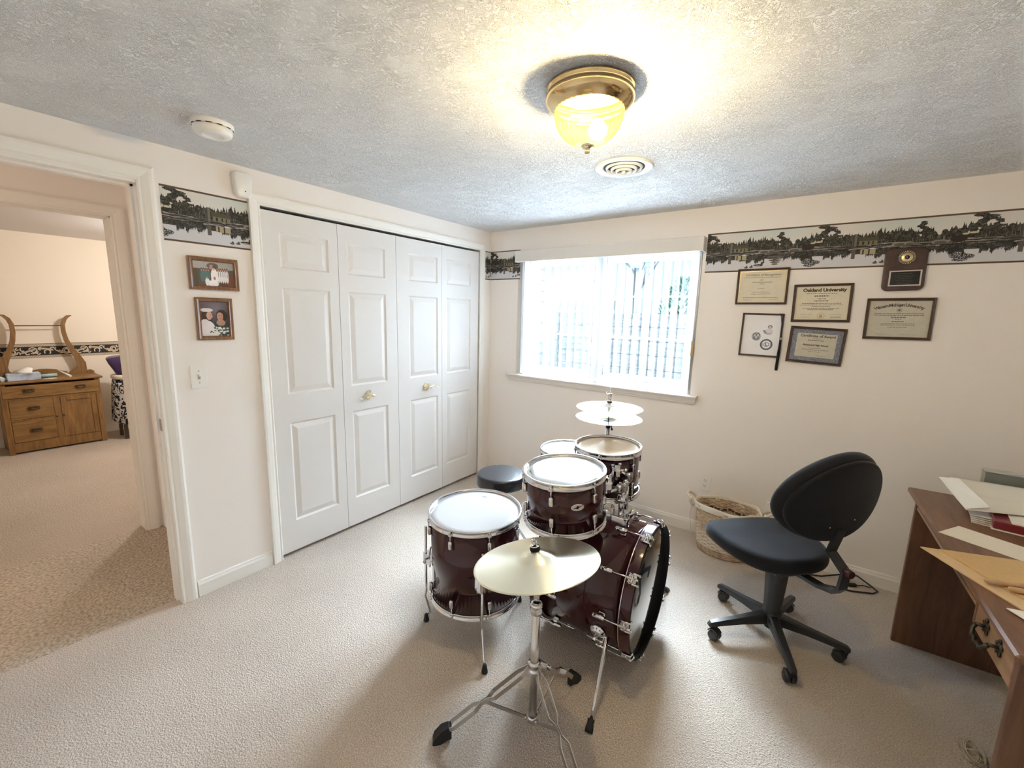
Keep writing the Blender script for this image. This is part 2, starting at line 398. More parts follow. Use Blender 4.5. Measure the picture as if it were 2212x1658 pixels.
I4 = Matrix.Identity(4)
b = MB(); casing(b, WALLL(0, 0), DY0+.012, DY1-.012-.006, 0, DZ-.006, .066)
# jamb lining of the doorway with stop
b.box(-.125, .003, DY1-.018, DY1, 0, DZ); b.box(-.125, .003, DY0, DY0+.018, 0, DZ); b.box(-.125, .003, DY0, DY1, DZ-.018, DZ)
b.box(-.085, -.045, DY1-.028, DY1-.018, 0, DZ-.018); b.box(-.085, -.045, DY0, DY1, DZ-.028, DZ-.018)
dj = b.build('trim_1', M_trim, kind=st)
MB().box(-.040, -.012, DY1-.0195, DY1-.0175, .925, .985).build('strike_plate', mat('dull_nickel', (.45, .43, .40), .35, 1.0), dj)
b = MB(); casing(b, WALLL(0, 0, -1.07), -3.19, -2.385, 0, 2.06, .066)
b.box(-1.19, -1.068, -2.395, -2.375, 0, 2.075); b.box(-1.19, -1.068, -3.20, -3.18, 0, 2.075); b.box(-1.19, -1.068, -3.20, -2.375, 2.055, 2.075)
b.build('trim_2', M_trim, kind=st)
b = MB(); casing(b, WALLL(0, 0), CY0+.018, CY1-.020, 0, CDZ-.012, .058)
b.box(-.125, .002, CY0, CY0+.012, 0, CDZ); b.box(-.125, .002, CY1-.012, CY1, 0, CDZ); b.box(-.125, .002, CY0, CY1, CDZ-.008, CDZ)
b.build('trim_3', M_trim, kind=st)

# baseboards
def baseb(b, M, x0, x1):
    prof = [(0, 0), (.012, 0), (.012, .065), (.008, .075), (.006, .085), (0, .088)]
    vs = [(x0, y, o) for o, y in prof]+[(x1, y, o) for o, y in prof]; n = len(prof)
    b.add(vs, [(i, n+i, n+i+1, i+1) for i in range(n-1)]+[tuple(range(n)), tuple(reversed(range(n, 2*n)))], False, M)
b = MB(); baseb(b, WALLW(0, 0), 0.0, XR); b.build('baseboard_back', M_trim, kind=st)
b = MB(); baseb(b, WALLL(0, 0), DY1+.055, CY0-.045); b.build('baseboard_left', M_trim, kind=st)
b = MB(); b.box(XR-.012, XR, YF, 0, 0, .088); b.build('baseboard_right', M_trim, kind=st)

# ------------------------------------------------------------------ bifold closet doors
LEAF = 0.4572; LY0 = -0.1607
def leaf(i):
    y1 = LY0-i*LEAF-.0015; y0 = y1-LEAF+.003; z0, z1 = .022, 2.062
    cy = (y0+y1)/2
    o = 0.10 if i in (0, 2) else 0.10
    pw = .296; ycen = {3: -1.746, 2: -1.32, 1: -.812, 0: -.415}[i]
    pans = [(.218, .847), (1.022, 1.648), (1.758, 1.958)]
    M = WALLL(0, 0, -.004)
    b = MB(M); d = .034
    py0, py1 = ycen-pw/2, ycen+pw/2
    # front skin with holes: columns
    def quad(a0, a1, c0, c1, z=0): b.add([(a0, c0, z), (a1, c0, z), (a1, c1, z), (a0, c1, z)], [(0, 1, 2, 3)])
    quad(y0, py0, z0, z1); quad(py1, y1, z0, z1)
    zz = z0
    for (p0, p1) in pans:
        quad(py0, py1, zz, p0); zz = p1
        loops = [(0, 0), (.004, -.004), (.010, -.0085), (.014, -.0085), (.040, -.0015), (.043, -.0008)]
        R_ = [[(py0+t, p0+t, h), (py1-t, p0+t, h), (py1-t, p1-t, h), (py0+t, p1-t, h)] for t, h in loops]
        b.loft(R_, False, False)
        t, h = loops[-1]; quad(py0+t, py1-t, p0+t, p1-t, h)
    quad(py0, py1, zz, z1)
    vs = [(y0, z0, 0), (y1, z0, 0), (y1, z1, 0), (y0, z1, 0), (y0, z0, -d), (y1, z0, -d), (y1, z1, -d), (y0, z1, -d)]
    b.add(vs, [(0, 4, 5, 1), (1, 5, 6, 2), (2, 6, 7, 3), (3, 7, 4, 0), (4, 7, 6, 5)])
    return b.build('door_%d' % (i+1), M_door, kind=st)
leaves = [leaf(i) for i in range(4)]
def lever(parent, y, z, sgn):
    b = MB(); M = WALLL(y, z, -.004)
    b.M = M
    b.lathe([(.031, 0), (.032, .004), (.029, .008), (.024, .010), (.022, .014), (.014, .018), (.0105, .024), (.010, .040), (.013, .046), (.013, .052), (.008, .056), (.001, .057)], 28)
    pts = []; L = .098
    for k in range(17):
        t = k/16; x = sgn*(t*L); yy = .0+.010*math.sin(t*PI*1.5)-.004*t
        pts.append((x, yy, .050-.006*math.sin(t*PI)))
    pts += [(sgn*(L+.004), -.004, .050), (sgn*(L+.002), -.012, .050), (sgn*(L-.005), -.014, .050), (sgn*(L-.008), -.009, .050)]
    rr = [.0085-.0045*min(1, i/14) for i in range(len(pts))]; rr[-3:] = [.0045, .005, .0055]
    b.tube(pts, rr, 10)
    b.sphere((-sgn*.010, 0, .052), .007, 10)
    b.build('door_handle', M_brass, parent, label='brass lever handle')
lever(leaves[2], -1.335, .945, -1)
lever(leaves[1], -.795, .938, 1)

# ------------------------------------------------------------------ window
def tri_sill():
    prof = [(0.10, 0), (-.045, 0), (-.052, -.006), (-.052, -.014), (-.045, -.020), (-.034, -.022), (-.034, -.030), (-.028, -.034), (-.028, -.044), (-.020, -.050), (-.020, -.058), (-.012, -.066), (0, -.068), (0.10, -.068)]
    b = MB(); x0, x1 = .225, 1.882; zt = 1.000
    n = len(prof)
    A = [(x0+max(0, -.052-o)*-1+(.012 if z < -.03 else 0), o, zt+z) for o, z in prof if o <= 0]
    P = [(o, z) for o, z in prof if o <= 0]
    L0 = [(x0+.02*(-z/.068), min(o, 0), zt+z) for o, z in P]; L1 = [(x1-.02*(-z/.068), min(o, 0), zt+z) for o, z in P]
    m = len(P); b.add(L0+L1, [(i, i+1, m+i+1, m+i) for i in range(m-1)]+[tuple(reversed(range(m))), tuple(range(m, 2*m))])
    b.box(x0, x1, -.045, 0.0, .994, 1.0005)
    b.box(WX0, WX1, 0, .11, .985, 1.0005)
    return b
win = thing('window_1', 'wide white two-sash window with grilles', 'window', (1.07, .12, 1.0)); win['kind'] = st; del win['label']; del win['category']
tri_sill().build('window_sill', mat('sill_paint', (.78, .74, .70), .4), win)
FY0, FY1 = .095, .15
b = MB(); b.box(WX0, .350, .06, .16, 1.001, WZ1); b.box(1.788, WX1, .06, .16, 1.001, WZ1); b.box(.350, 1.788, .062, .16, 1.992, WZ1); b.box(.350, 1.788, .085, .16, 1.001, 1.030)
b.box(1.026, 1.100, .083, .159, 1.030, 1.992)
b.build('window_frame', M_vinyl, win)
for (x0, x1, vx) in ((.352, 1.024, .705), (1.102, 1.786, 1.452)):
    b = MB(); t = .052
    b.box(x0, x0+t, FY0, .135, 1.032, 1.99, bev=.006); b.box(x1-t, x1, FY0, .135, 1.032, 1.99, bev=.006)
    b.box(x0+t, x1-t, FY0, .135, 1.032, 1.077, bev=.004); b.box(x0+t, x1-t, FY0, .135, 1.945, 1.99, bev=.004)
    sash = b.build('sash', M_vinyl, win)
    b = MB(); b.box(x0+t, x1-t, .1185, .1255, 1.68, 1.692); b.box(x0+t, x1-t, .1185, .1255, 1.366, 1.378); b.box(vx-.006, vx+.006, .118, .126, 1.07, 1.95)
    b.build('grille', mat('pale_blue_white_vinyl', (.62, .74, .86), .4), sash)
    MB().box(x0+t-.004, x1-t+.004, .127, .130, 1.07, 1.95).build('glass_pane', M_glass, sash)
    MB().box((x0+x1)/2+.01, (x0+x1)/2+.055, .085, .096, 1.036, 1.044, bev=.002).build('sash_latch', mat('grey_latch', (.10, .11, .11), .5), sash)
for x in (1.005, 1.118): MB().tube([(x, .093, 1.06), (x+.002, .082, 1.10), (x+.001, .093, 1.14)], .004, 8).build('sash_lock', mat('bronze_lock', (.30, .29, .30), .4, .6), win)
# stickers on the upper glass
stk = MB(); stk.box(1.300, 1.362, .1255, .1268, 1.905, 1.945); s1 = stk.build('window_sticker', mat('pale_blue_sticker', (.42, .58, .85), .6)); one(s1, 'pale blue rectangular sticker, left of two at the top of the right window sash', 'sticker', None)
MB().box(1.300, 1.362, .1245, .1255, 1.911, 1.916).build('printed_line', mat('blue_ink', (.10, .18, .36), .6), s1)
stk = MB(); stk.box(1.398, 1.450, .1255, .1268, 1.898, 1.938); s2 = stk.build('window_sticker', mat('dark_blue_sticker', (.10, .19, .42), .6)); one(s2, 'small dark blue sticker with pale letters, right of two on the window glass', 'sticker', None)
text('ADC', .030, WALLW(1.424, 1.918, .1245), M_paper, s2, bold=.0006)

# vertical blind
vb = thing('vertical_blind', 'white vertical blind with open slats and a fabric-covered valance over the window', 'blind', (1.09, .03, 2.0))
b = MB(); b.box(.333, 1.848, -.085, -.075, 1.969, 2.062, bev=.003); b.box(.334, .343, -.075, -.001, 1.970, 2.055); b.box(1.838, 1.847, -.075, -.001, 1.970, 2.055); b.box(.334, 1.847, -.075, -.001, 2.055, 2.061)
b.build('valance', mat('valance_fabric', (.72, .69, .65), .7), vb)
MB().box(.335, 1.82, .01, .05, 1.985, 2.028).build('head_rail', M_vinyl, vb)
M_slat = mat('white_pvc_slat', (.88, .90, .92), .45)
xs_slat = [.36, .385, .50, .583, .667, .740, .815, .886, .957, 1.030, 1.100, 1.175, 1.248, 1.323, 1.398, 1.472, 1.541, 1.609, 1.675, 1.772, 1.795]
for i, x in enumerate(xs_slat):
    a = math.radians(22); d = (-math.sin(a)*.5, math.cos(a)*.5)
    if i in (0, 1): a = math.radians(8); d = (-math.sin(a)*.5, math.cos(a)*.5)
    w = .084; b = MB(); cy = .034 if i > 1 else .03
    nx, ny = math.cos(a), math.sin(a); pl = []
    for k in range(5):
        t = (k-2)/4; bow = .004*(1-(2*t)**2); pl.append((x+2*d[0]*t*w+nx*bow, cy+2*d[1]*t*w*.95+ny*bow))
    poly = pl+[(p[0]+.0009*nx, p[1]+.0009*ny) for p in reversed(pl)]
    b.prism(poly, 1.008, 1.99); b.build('slat', M_slat, vb)
MB().tube([(.425, -.012, 1.99), (.428, -.012, 1.5), (.432, -.012, 1.12), (.436, -.014, 1.10)], .0035, 8).build('wand', M_plast, vb)
MB().tube([(.434, -.014, 1.11), (.46, .0, 1.085), (.515, .01, 1.055)], .0045, 8).build('wand_handle', M_plast, vb)
b = MB(); b.tube([(1.818, -.018, 1.97), (1.818, -.020, 1.6), (1.816, -.016, 1.38)], .002, 6); b.tube([(1.826, -.018, 1.97), (1.826, -.020, 1.6), (1.818, -.016, 1.38)], .002, 6)
b.build('pull_cord', M_plast, vb)
MB().box(1.808, 1.826, -.022, -.006, 1.27, 1.38, bev=.004).build('cord_weight', mat('tan_plastic', (.52, .40, .22), .5), vb)

# ------------------------------------------------------------------ outdoors
M_siding = mat('white_lap_siding', (.42, .46, .47), .6)
b = MB()
z = .3
while z < 3.1:
    b.add([(-.06, .16, z), (-.06, 1.2, z), (-.048, 1.2, z), (-.048, .16, z), (-.06, .16, z+.118), (-.06, 1.2, z+.118)], [(0, 3, 2, 1), (3, 5, 4) if False else (3, 2, 5, 4)]); z += .115
b.box(-.2, -.06, .16, 1.2, .3, 3.1)
b.build('wall_siding', M_siding, kind=st)
MB().box(-.16, -.038, 1.195, 1.27, .3, 3.1).build('trim_corner_post', M_siding, kind=st)
M_timber = wood_mat('weathered_timber', (.40, .42, .42), (.20, .22, .23), 'X', 6, .9, 0)
levels = [(.70, .898), (.903, 1.068), (1.073, 1.24), (1.245, 1.408), (1.413, 1.572)]
for i, (z0, z1) in enumerate(levels):
    q = MB().box(-.34, 3.4, 2.0, 2.15, z0, z1, bev=.008).build('retaining_timber', M_timber)
    one(q, ['lowest', 'second from the bottom', 'middle', 'second from the top', 'topmost'][i]+' weathered landscape timber of the retaining wall outside the window', 'timber', 'stacked timbers of the retaining wall')
one(MB().box(-.51, -.35, 1.98, 2.16, .5, 1.575, bev=.01).build('timber_post', mat('mottled_grey_timber', (.16, .19, .18), .95, noise=(30, .5, 5), bump=(60, .5, .01))), 'dark mottled grey post at the left end of the timber retaining wall', 'post')  # mottled grey, darker than the stacked timbers
MB().box(WX1, XR+.1, .16, .175, .4, 3.1).box(-.06, WX0, .16, .175, .4, 3.1).box(WX0, WX1, .16, .175, .4, .97).box(WX0, WX1, .16, .175, 2.04, 3.1).build('wall_bounce_slab', mat('bounce_cutting_dark', (.10, .075, .06), .9), kind=st)  # unseen dark slab added so the outer wall bounces less daylight
MB().box(-3, 4, .16, 2.0, .45, .5).build('ground', mat('gravel_bed', (.11, .11, .11), .95, noise=(60, .4)), kind=st)
MB().box(-6, 8, 2.15, 14, 1.4, 1.53).build('ground_lawn', mat('winter_lawn', (.40, .44, .38), .95, noise=(20, .3)), kind=st)
M_bark = mat('pale_bark', (.34, .37, .40), .9)
def bare_tree(x, y, h, seed, label):
    r = random.Random(seed); root = thing('bare_tree', label, 'tree', (x, y, 1.5), 'leafless trees behind the retaining wall')
    tb = MB(); bb = MB()
    def grow(p, d, L, rad, lev):
        n = 4; pts = [p]; q = Vector(p); dd = Vector(d)
        for _ in range(n):
            dd = (dd+Vector((r.uniform(-.16, .16), r.uniform(-.16, .16), r.uniform(-.02, .16)))).normalized(); q = q+dd*L/n; pts.append(q.copy())
        (tb if lev == 0 else bb).tube(pts, [rad*(1-.5*i/n) for i in range(n+1)], 5)
        if lev < 4:
            for k in range(3 if lev else 6):
                j = r.randint(1, n) if lev else r.randint(1, n)
                a = r.uniform(0, 2*PI); e = r.uniform(.5, 1.0)
                nd = Vector((math.cos(a)*e, math.sin(a)*e, .9)).normalized()
                grow(pts[j], nd, L*r.uniform(.5, .68), rad*.5, lev+1)
    grow(Vector((x, y, 1.5)), (0, 0, 1), h*.55, .05, 0)
    tb.build('trunk', M_bark, root); bb.build('branches', M_bark, root)
bare_tree(-.45, 5.0, 3.0, 3, 'leafless tree with many thin branches, seen through the left window sash')
bare_tree(.9, 6.2, 3.2, 5, 'leafless tree seen through the left half of the right window sash')
bare_tree(2.1, 5.4, 3.0, 9, 'leafless tree seen through the right end of the window')
b = MB(); rg = random.Random(2)
for k in range(260):
    a = rg.uniform(0, 2*PI); zz = rg.uniform(0, 1); rr = (1-zz)*.42*rg.uniform(.5, 1)+.05
    c = Vector((.62+rr*math.cos(a), 4.2+rr*math.sin(a), 1.55+zz*.62)); d = Vector((math.cos(a), math.sin(a), .8)).normalized()*.09
    b.cyl(c, c+d, .022, .002, 5, False)
one(b.build('evergreen_shrub', mat('evergreen_foliage', (.17, .34, .26), .9)), 'small green conical evergreen shrub behind the timber retaining wall', 'shrub')
MB().box(-1.6, -.05, 3.0, 3.05, 1.62, 1.76).build('trim_fence_rail', M_siding, kind=st)

# ------------------------------------------------------------------ wallpaper border (lake scene)
def rast_tile(W_=480, H_=190, seed=4, f=1.6):
    r = np.random.RandomState(seed); im = np.zeros((H_, W_, 3)); yy, xx = np.mgrid[0:H_, 0:W_]; u = xx/W_; v = yy/H_
    def per(n, amp, ph):   # periodic wobble along u
        return sum(amp/(k+1)*np.sin(2*PI*(k+1)*n*np.arange(W_)/W_+ph*(k+1.7)) for k in range(4))
    sky = np.array([.87, .85, .83]); sky2 = np.array([.74, .81, .80])
    im[:] = sky
    mixf = (.5+.5*np.sin(2*PI*(u-.1)))*np.clip(1-v*2.2, 0, 1); im = im*(1-mixf[..., None]*.7)+sky2*mixf[..., None]*.7
    hor = .575
    # tree line height
    top = .33+.04*np.sin(2*PI*(np.arange(W_)/W_*2+.3))+per(9, .018, 1.3)
    noise = r.rand(W_); w0 = r.rand(H_, W_); wob = .75+.5*(w0+np.roll(w0, 1, 0)+np.roll(w0, 1, 1)+np.roll(w0, 2, 0))/4*1.0
    mask = v > top[None, :]
    # pointed spruces
    for k in range(70):
        c = r.randint(0, W_); hh = r.uniform(.05, .15); w = f*r.uniform(1.2, 3.2); t0 = top[c]-hh
        for dx in range(-10, 11):
            x = (c+dx) % W_; tt = t0+abs(dx)/w*hh*.55+((dx*7+c) % 3)*.006
            if abs(dx) <= w*1.6: mask[:, x] |= (v[:, x] > tt)
    def blob(cx, cy, rx, ry):
        d = ((((xx-cx+W_/2) % W_)-W_/2)/(rx*f))**2+((yy-cy)/(ry*f))**2; return d*wob < 1
    for k in range(34): mask |= blob(r.randint(0, W_), H_*r.uniform(.30, .42), r.uniform(4, 9), r.uniform(4, 8))
    # big layered pines
    for (cx, tp, s) in ((.435, .10, 1.0), (.78, .04, 1.25), (.86, .12, .8)):
        for k in range(7):
            mask |= blob(cx*W_+f*r.uniform(-9, 9)*s, H_*(tp+.035*k+.02), r.uniform(6, 12)*s, 3.2*s)
        mask |= (np.abs(((xx-cx*W_+W_/2) % W_)-W_/2) < 2.2) & (v > tp) & (v < hor)
    mask &= v < hor
    tex = r.rand(H_, W_); tex = (tex+np.roll(tex, 1, 0)+np.roll(tex, 1, 1))/3
    tx2 = r.rand(H_//6+2, W_//6+2); tx2 = np.kron(tx2, np.ones((6, 6)))[:H_, :W_]; tx2 = (tx2+np.roll(tx2, 2, 0)+np.roll(tx2, 3, 1)+np.roll(tx2, -2, 1))/4
    dark = np.array([.20, .197, .178])[None, None]+(tex[..., None]-.5)*np.array([.62, .61, .54])+(tx2[..., None]-.5)*np.array([.26, .25, .19])
    dark = dark*(1-.10*np.clip((v-.3)/.3, 0, 1))[..., None]
    for k in range(26):
        cx = r.randint(0, W_); dark[int(H_*r.uniform(.36, .46)):int(H_*.57), cx] = (.52, .50, .46)
    im = np.where(mask[..., None], np.clip(dark, .05, 1), im)
    # rocks / shoreline
    for k in range(110):
        cx = r.randint(0, W_); cy = H_*r.uniform(.50, .64); g = r.uniform(.34, .68); b_ = blob(cx, cy, r.uniform(8, 26), r.uniform(1.2, 2.6))
        im[b_] = np.array([g, g*.96, g*.92])
        b2 = blob(cx, cy+2, r.uniform(10, 26), 1.3); im[b2] = (.16, .15, .14)
    for (cx, w) in ((.30, 15), (.36, 9), (.55, 16), (.62, 10)):
        b_ = blob(cx*W_, H_*.53, w, 5); im[b_] = (.55, .53, .50); b_ = blob(cx*W_+2, H_*.545, w*.8, 4); im[b_] = (.36, .34, .32)
    # cabin with chimney (chimney at u=0)
    def rectf(u0, u1, v0, v1, c):
        x0, x1 = int(round(u0*W_)), int(round(u1*W_))
        for x in range(x0, x1): im[int(v0*H_):int(v1*H_), x % W_] = c
    rectf(-.012, .012, .27, .54, (.45, .42, .38)); rectf(-.012, -.004, .27, .54, (.30, .28, .26))
    for x in range(10, 77):
        t = (x-10)/67; im[int(H_*(.34+.02*t)):int(H_*(.44)), x % W_] = (.30, .29, .22)
    rectf(.03, .15, .43, .52, (.47, .44, .36)); rectf(.05, .065, .44, .51, (.16, .13, .1)); rectf(.09, .10, .44, .51, (.16, .13, .1)); rectf(.12, .13, .44, .51, (.16, .13, .1))
    # water and reflection
    wv = np.where(v > .60)[0].min()
    water = np.array([.82, .82, .84])+0*im
    water += (r.rand(H_, W_)[..., None]-.5)*.05
    refl = .60+(.60-top)*.55+per(13, .03, .4)+(noise-.5)*.05
    m2 = (v > .60) & (v < np.clip(refl, .62, .86)[None, :])
    gap = np.sin(2*PI*u*3+.6)+.5*np.sin(2*PI*u*7) > .55
    m2 &= ~((v > .70) & gap)
    im = np.where((v > .60)[..., None], water, im)
    d2 = np.array([.20, .195, .19])[None, None]+(tex[..., None]-.5)*.55+(tx2[..., None]-.5)*.2; im = np.where(m2[..., None], d2, im)
    rectf(.045, .15, .61, .72, (.66, .62, .50)); rectf(.06, .07, .61, .72, (.2, .17, .13)); rectf(.10, .11, .61, .72, (.2, .17, .13))
    rectf(-.015, .012, .61, .80, (.36, .34, .31))
    for k in range(5):
        b_ = blob(W_*.40, H_*(.66+.045*k), 24-4*k, 2.2); im[b_] = (.36, .35, .34)
    # moose: body, hump, head, pale antlers, legs; reflection below
    def moose(flip):
        f = (lambda y: y) if not flip else (lambda y: 1.22-y)
        c = (.17, .14, .12)
        for (cx, cy, rx, ry) in ((.655, .49, 15, 7.5), (.635, .47, 8, 6), (.70, .445, 9, 4), (.725, .455, 6, 3)):
            im[blob(cx*W_, f(cy)*H_, rx, ry)] = c
        for cx in (.625, .645, .675, .69): im[(np.abs(xx-cx*W_) < 1.5) & (np.abs(v-f(.56)) < .06)] = c
        for (cx, cy, rx, ry) in ((.69, .40, 6, 2), (.735, .385, 7, 2.2), (.755, .37, 2, 3.5), (.705, .375, 2, 3.0)):
            im[blob(cx*W_, f(cy)*H_, rx, ry)] = (.80, .76, .68)
    moose(False)
    for (cx, cy, rx, ry) in ((.64, .72, 14, 9), (.66, .80, 15, 9), (.71, .84, 16, 6), (.68, .90, 14, 4)):
        b_ = blob(cx*W_, cy*H_, rx, ry) & (tex > .36); im[b_] = (.17, .16, .16)
    # loon and ducks
    for (cx, cy, rx, ry) in ((.26, .855, 12, 3.5), (.29, .82, 3, 5), (.298, .79, 4, 2.4)): im[blob(cx*W_, cy*H_, rx, ry)] = (.22, .21, .20)
    im[blob(.255*W_, .87*H_, 8, 1.5)] = (.62, .61, .60)
    for (cx, cy) in ((.155, .90), (.20, .89)):
        im[blob(cx*W_, cy*H_, 5, 2.6)] = (.40, .38, .36); im[blob(cx*W_+2, cy*H_-5, 2, 2.2)] = (.25, .24, .23)
    im[:7] = (.36, .29, .23); im[-7:] = (.36, .29, .23)
    return im
TILE = rast_tile(); TW = .630
def border(name, M, x0, x1, ph, label):
    """strip from x0..x1 in wall coordinates; ph = coordinate of a chimney"""
    n = int((x1-x0)/TW*480); xs = x0+(np.arange(n)+.5)/n*(x1-x0)
    idx = (np.floor(((xs-ph)/TW) % 1.0*480)).astype(int) % 480
    o = raster(name, TILE[:, idx], M @ T((x0+x1)/2, 1.9597, .0012), x1-x0, .2497, M_print)
    return tag(o, label, 'wallpaper border')
border('wallpaper_border', WALLW(0, 0), 1.850, XR, 1.997, 'long wallpaper border of pines, cabins, moose and lake, right of the window')
border('wallpaper_border', WALLW(0, 0), 0.002, .335, .16, 'short wallpaper border piece left of the window, dark pines over water')
border('wallpaper_border', WALLL(0, 0), -2.425, CY0-.040, -2.235, 'wallpaper border piece with pines and cabin above the oak picture frames')
border('wallpaper_border', WALLL(0, 0), -.078, -.002, -.155, 'narrow sliver of wallpaper border between the closet trim and the corner')

# bedroom border: cream scrolls on black
def scroll(n=900, H_=56, rep=150):
    yy, xx = np.mgrid[0:H_, 0:n]; v = yy/H_; u = (xx % rep)/rep
    im = np.zeros((H_, n, 3)); im[:] = (.75, .69, .60)
    band = (v > .22) & (v < .80); im[band] = (.10, .09, .10)
    def arc(cx, cy, r0, r1, a0, a1):
        dx = ((u-cx+.5) % 1-.5)*rep; dy = (v-cy)*H_; d = np.hypot(dx, dy); a = np.arctan2(dy, dx) % (2*PI)
        return (d > r0) & (d < r1) & (((a-a0) % (2*PI)) < (a1-a0)) & band
    for (cx, cy, k, a0, a1) in ((.12, .62, 5, .4, 5.2), (.32, .66, 5, 2.4, 7.2), (.48, .64, 6, .4, 4.2), (.72, .36, 5, 1.4, 6.2), (.95, .38, 6, 2.4, 6.2), (.68, .66, 5, 0, 5), (.30, .36, 4, 0, 5), (.22, .54, 12, .4, 5.2), (.22, .54, 7, 2, 7.0), (.58, .48, 12, 3.6, 8.4), (.60, .50, 6.5, 0, 5), (.85, .6, 9, 2.5, 7.2), (.40, .38, 7, 1, 4), (.05, .40, 8, .5, 4)):
        im[arc(cx, cy, k-2.2, k+1.2, a0, a1)] = (.80, .74, .64)
    im[(np.abs(v-.51-.16*np.sin(2*PI*u*1.0)) < .06) & band & (np.abs(((u*3) % 1)-.5) < .38)] = (.72, .66, .57)
    im[((v < .22) | (v > .80)) & (((xx+yy) % 8) < 3)] = (.60, .55, .48)
    im[(np.abs(v-.22) < .015) | (np.abs(v-.80) < .015) | (v < .03) | (v > .97)] = (.16, .14, .14)
    return im
o = raster('wallpaper_border', scroll(), basis((0, 1, 0), (0, 0, 1), (1, 0, 0), (BX+.0015, -2.3, 1.012)), 2.4, .155, M_print)
tag(o, 'black and cream scroll wallpaper border on the far bedroom wall', 'wallpaper border')

# ------------------------------------------------------------------ framed things
def frame(name, label, M, w, h, mw, depth, fm, glass=True, cat='picture frame'):
    """M: frame centre on the wall (X right, Y up, Z out). returns root"""
    root = thing(name, label, cat, tuple(M.translation))
    prof = [(0, 0), (0, depth*.75), (mw*.25, depth), (mw*.6, depth*.85), (mw*.8, depth*.95), (mw, depth*.5), (mw, .002)]
    rings = []
    for (sx, sy) in ((-1, -1), (1, -1), (1, 1), (-1, 1)):
        rings.append([(sx*(w/2-u), sy*(h/2-u), z+.001) for u, z in prof])
    rings.append(rings[0]); b = MB(M); b.loft(rings, False, False); b.build('frame', fm, root)
    return root
def greek(b, y, w, hgt, n, z, seed, x0=0):
    r = random.Random(seed); x = -w/2; k = 0
    while x < w/2-.004:
        L = min(r.uniform(.003, .011), w/2-x); b.box(x0+x, x0+x+L, y-hgt/2*r.uniform(.7, 1), y+hgt/2, z, z+.0003); x += L+.0022
def signature(b, x, y, w, z, seed):
    r = random.Random(seed); pts = [(x-w/2+w*t/22, y+r.uniform(-.004, .005)*(1 if t % 2 else -.6), z) for t in range(23)]
    b.tube(pts, .0005, 4)
def sig(root, M, x, y, w, seed, m=None):
    b = MB(M); signature(b, x, y, w, 0, seed); b.build('signature', m or M_ink, root)
def cert(label, cx, cz, w, h, rot, mw, paper, build, shift=(0, 0), y=0.0):
    M = WALLW(cx, cz, y) @ R(rot, 'Z')
    root = frame('framed_certificate', label, M, w, h, mw, .016, M_frameD, cat='certificate')
    MB(M).box(-w/2+mw, w/2-mw, -h/2+mw, h/2-mw, .001, .005).build('paper', paper, root)
    build(root, M @ T(0, 0, .0052), w-2*mw, h-2*mw); return root
M_parch = mat('cream_parchment', (.72, .66, .52), .7, noise=(30, .04), coat=.35)
M_parch2 = mat('greyish_parchment', (.56, .53, .44), .7, noise=(40, .05), coat=.35)
M_gold = mat('gold_trim', (.62, .48, .24), .3, .7)
M_matblue = mat('speckled_blue_mat', (.22, .235, .29), .8, noise=(260, .5, 2))
def c_recog(root, M, w, h):
    b = MB(M); t = .0018; q = .004
    for (a0, a1, c0, c1) in ((-w/2+q, w/2-q, h/2-q-t, h/2-q), (-w/2+q, w/2-q, -h/2+q, -h/2+q+t), (-w/2+q, -w/2+q+t, -h/2+q, h/2-q), (w/2-q-t, w/2-q, -h/2+q, h/2-q)): b.box(a0, a1, c0, c1, 0, .0006)
    b.build('gold_border', M_gold, root)
    text('Certificate of Recognition', .0185, M @ T(.0, h/2-.027, 0), M_ink, root, shear=.3)
    b = MB(M); greek(b, h/2-.043, w*.82, .0022, 0, 0, 1); greek(b, h/2-.058, .022, .004, 0, 0, 2); greek(b, h/2-.072, w*.42, .004, 0, 0, 3); greek(b, h/2-.083, .026, .004, 0, 0, 4)
    greek(b, -.012, .04, .002, 0, 0, 5); greek(b, -.035, w*.36, .0022, 0, 0, 6); greek(b, -.047, w*.44, .0022, 0, 0, 7); greek(b, -h/2+.030, w*.76, .003, 0, 0, 8)
    sig(root, M, -w*.28, -h/2+.016, .05, 1); sig(root, M, w*.26, -h/2+.017, .055, 2); b.build('printed_lines', M_ink, root)
def c_oak(root, M, w, h):
    text('Oakland University', .0265, M @ T(.008, h/2-.021, 0), M_inkd, root, bold=.0012)
    b = MB(M); greek(b, h/2-.041, w*.60, .003, 0, 0, 11); greek(b, h/2-.055, w*.28, .006, 0, 0, 12); greek(b, h/2-.071, w*.16, .004, 0, 0, 13); greek(b, h/2-.083, w*.28, .005, 0, 0, 14)
    for k, (y, ww) in enumerate(((h/2-.098, .74), (h/2-.107, .80), (h/2-.115, .34), (h/2-.126, .70), (h/2-.134, .50))): greek(b, y, w*ww, .003, 0, 0, 15+k)
    for (x, y, s) in ((-w*.27, -h/2+.030, 3), (-w*.30, -h/2+.014, 4), (w*.28, -h/2+.030, 5)): sig(root, M, x, y, .055, s, M_inkd)
    greek(b, -h/2+.016, .05, .002, 0, 0, 30, w*.29); greek(b, -h/2+.011, .05, .002, 0, 0, 31, w*.29); b.build('printed_lines', M_inkd, root)
    b = MB(M @ T(.004, -h/2+.022, 0)); b.lathe([(.0165, .0003), (.0172, .0005), (.0178, .0003)], 28); b.box(-.009, .009, -.010, -.007, 0, .0005); b.box(-.007, .007, -.006, .003, 0, .0005); b.box(-.005, .005, .004, .008, 0, .0005); b.build('seal', mat('pale_gold_ink', (.45, .30, .16), .6), root)
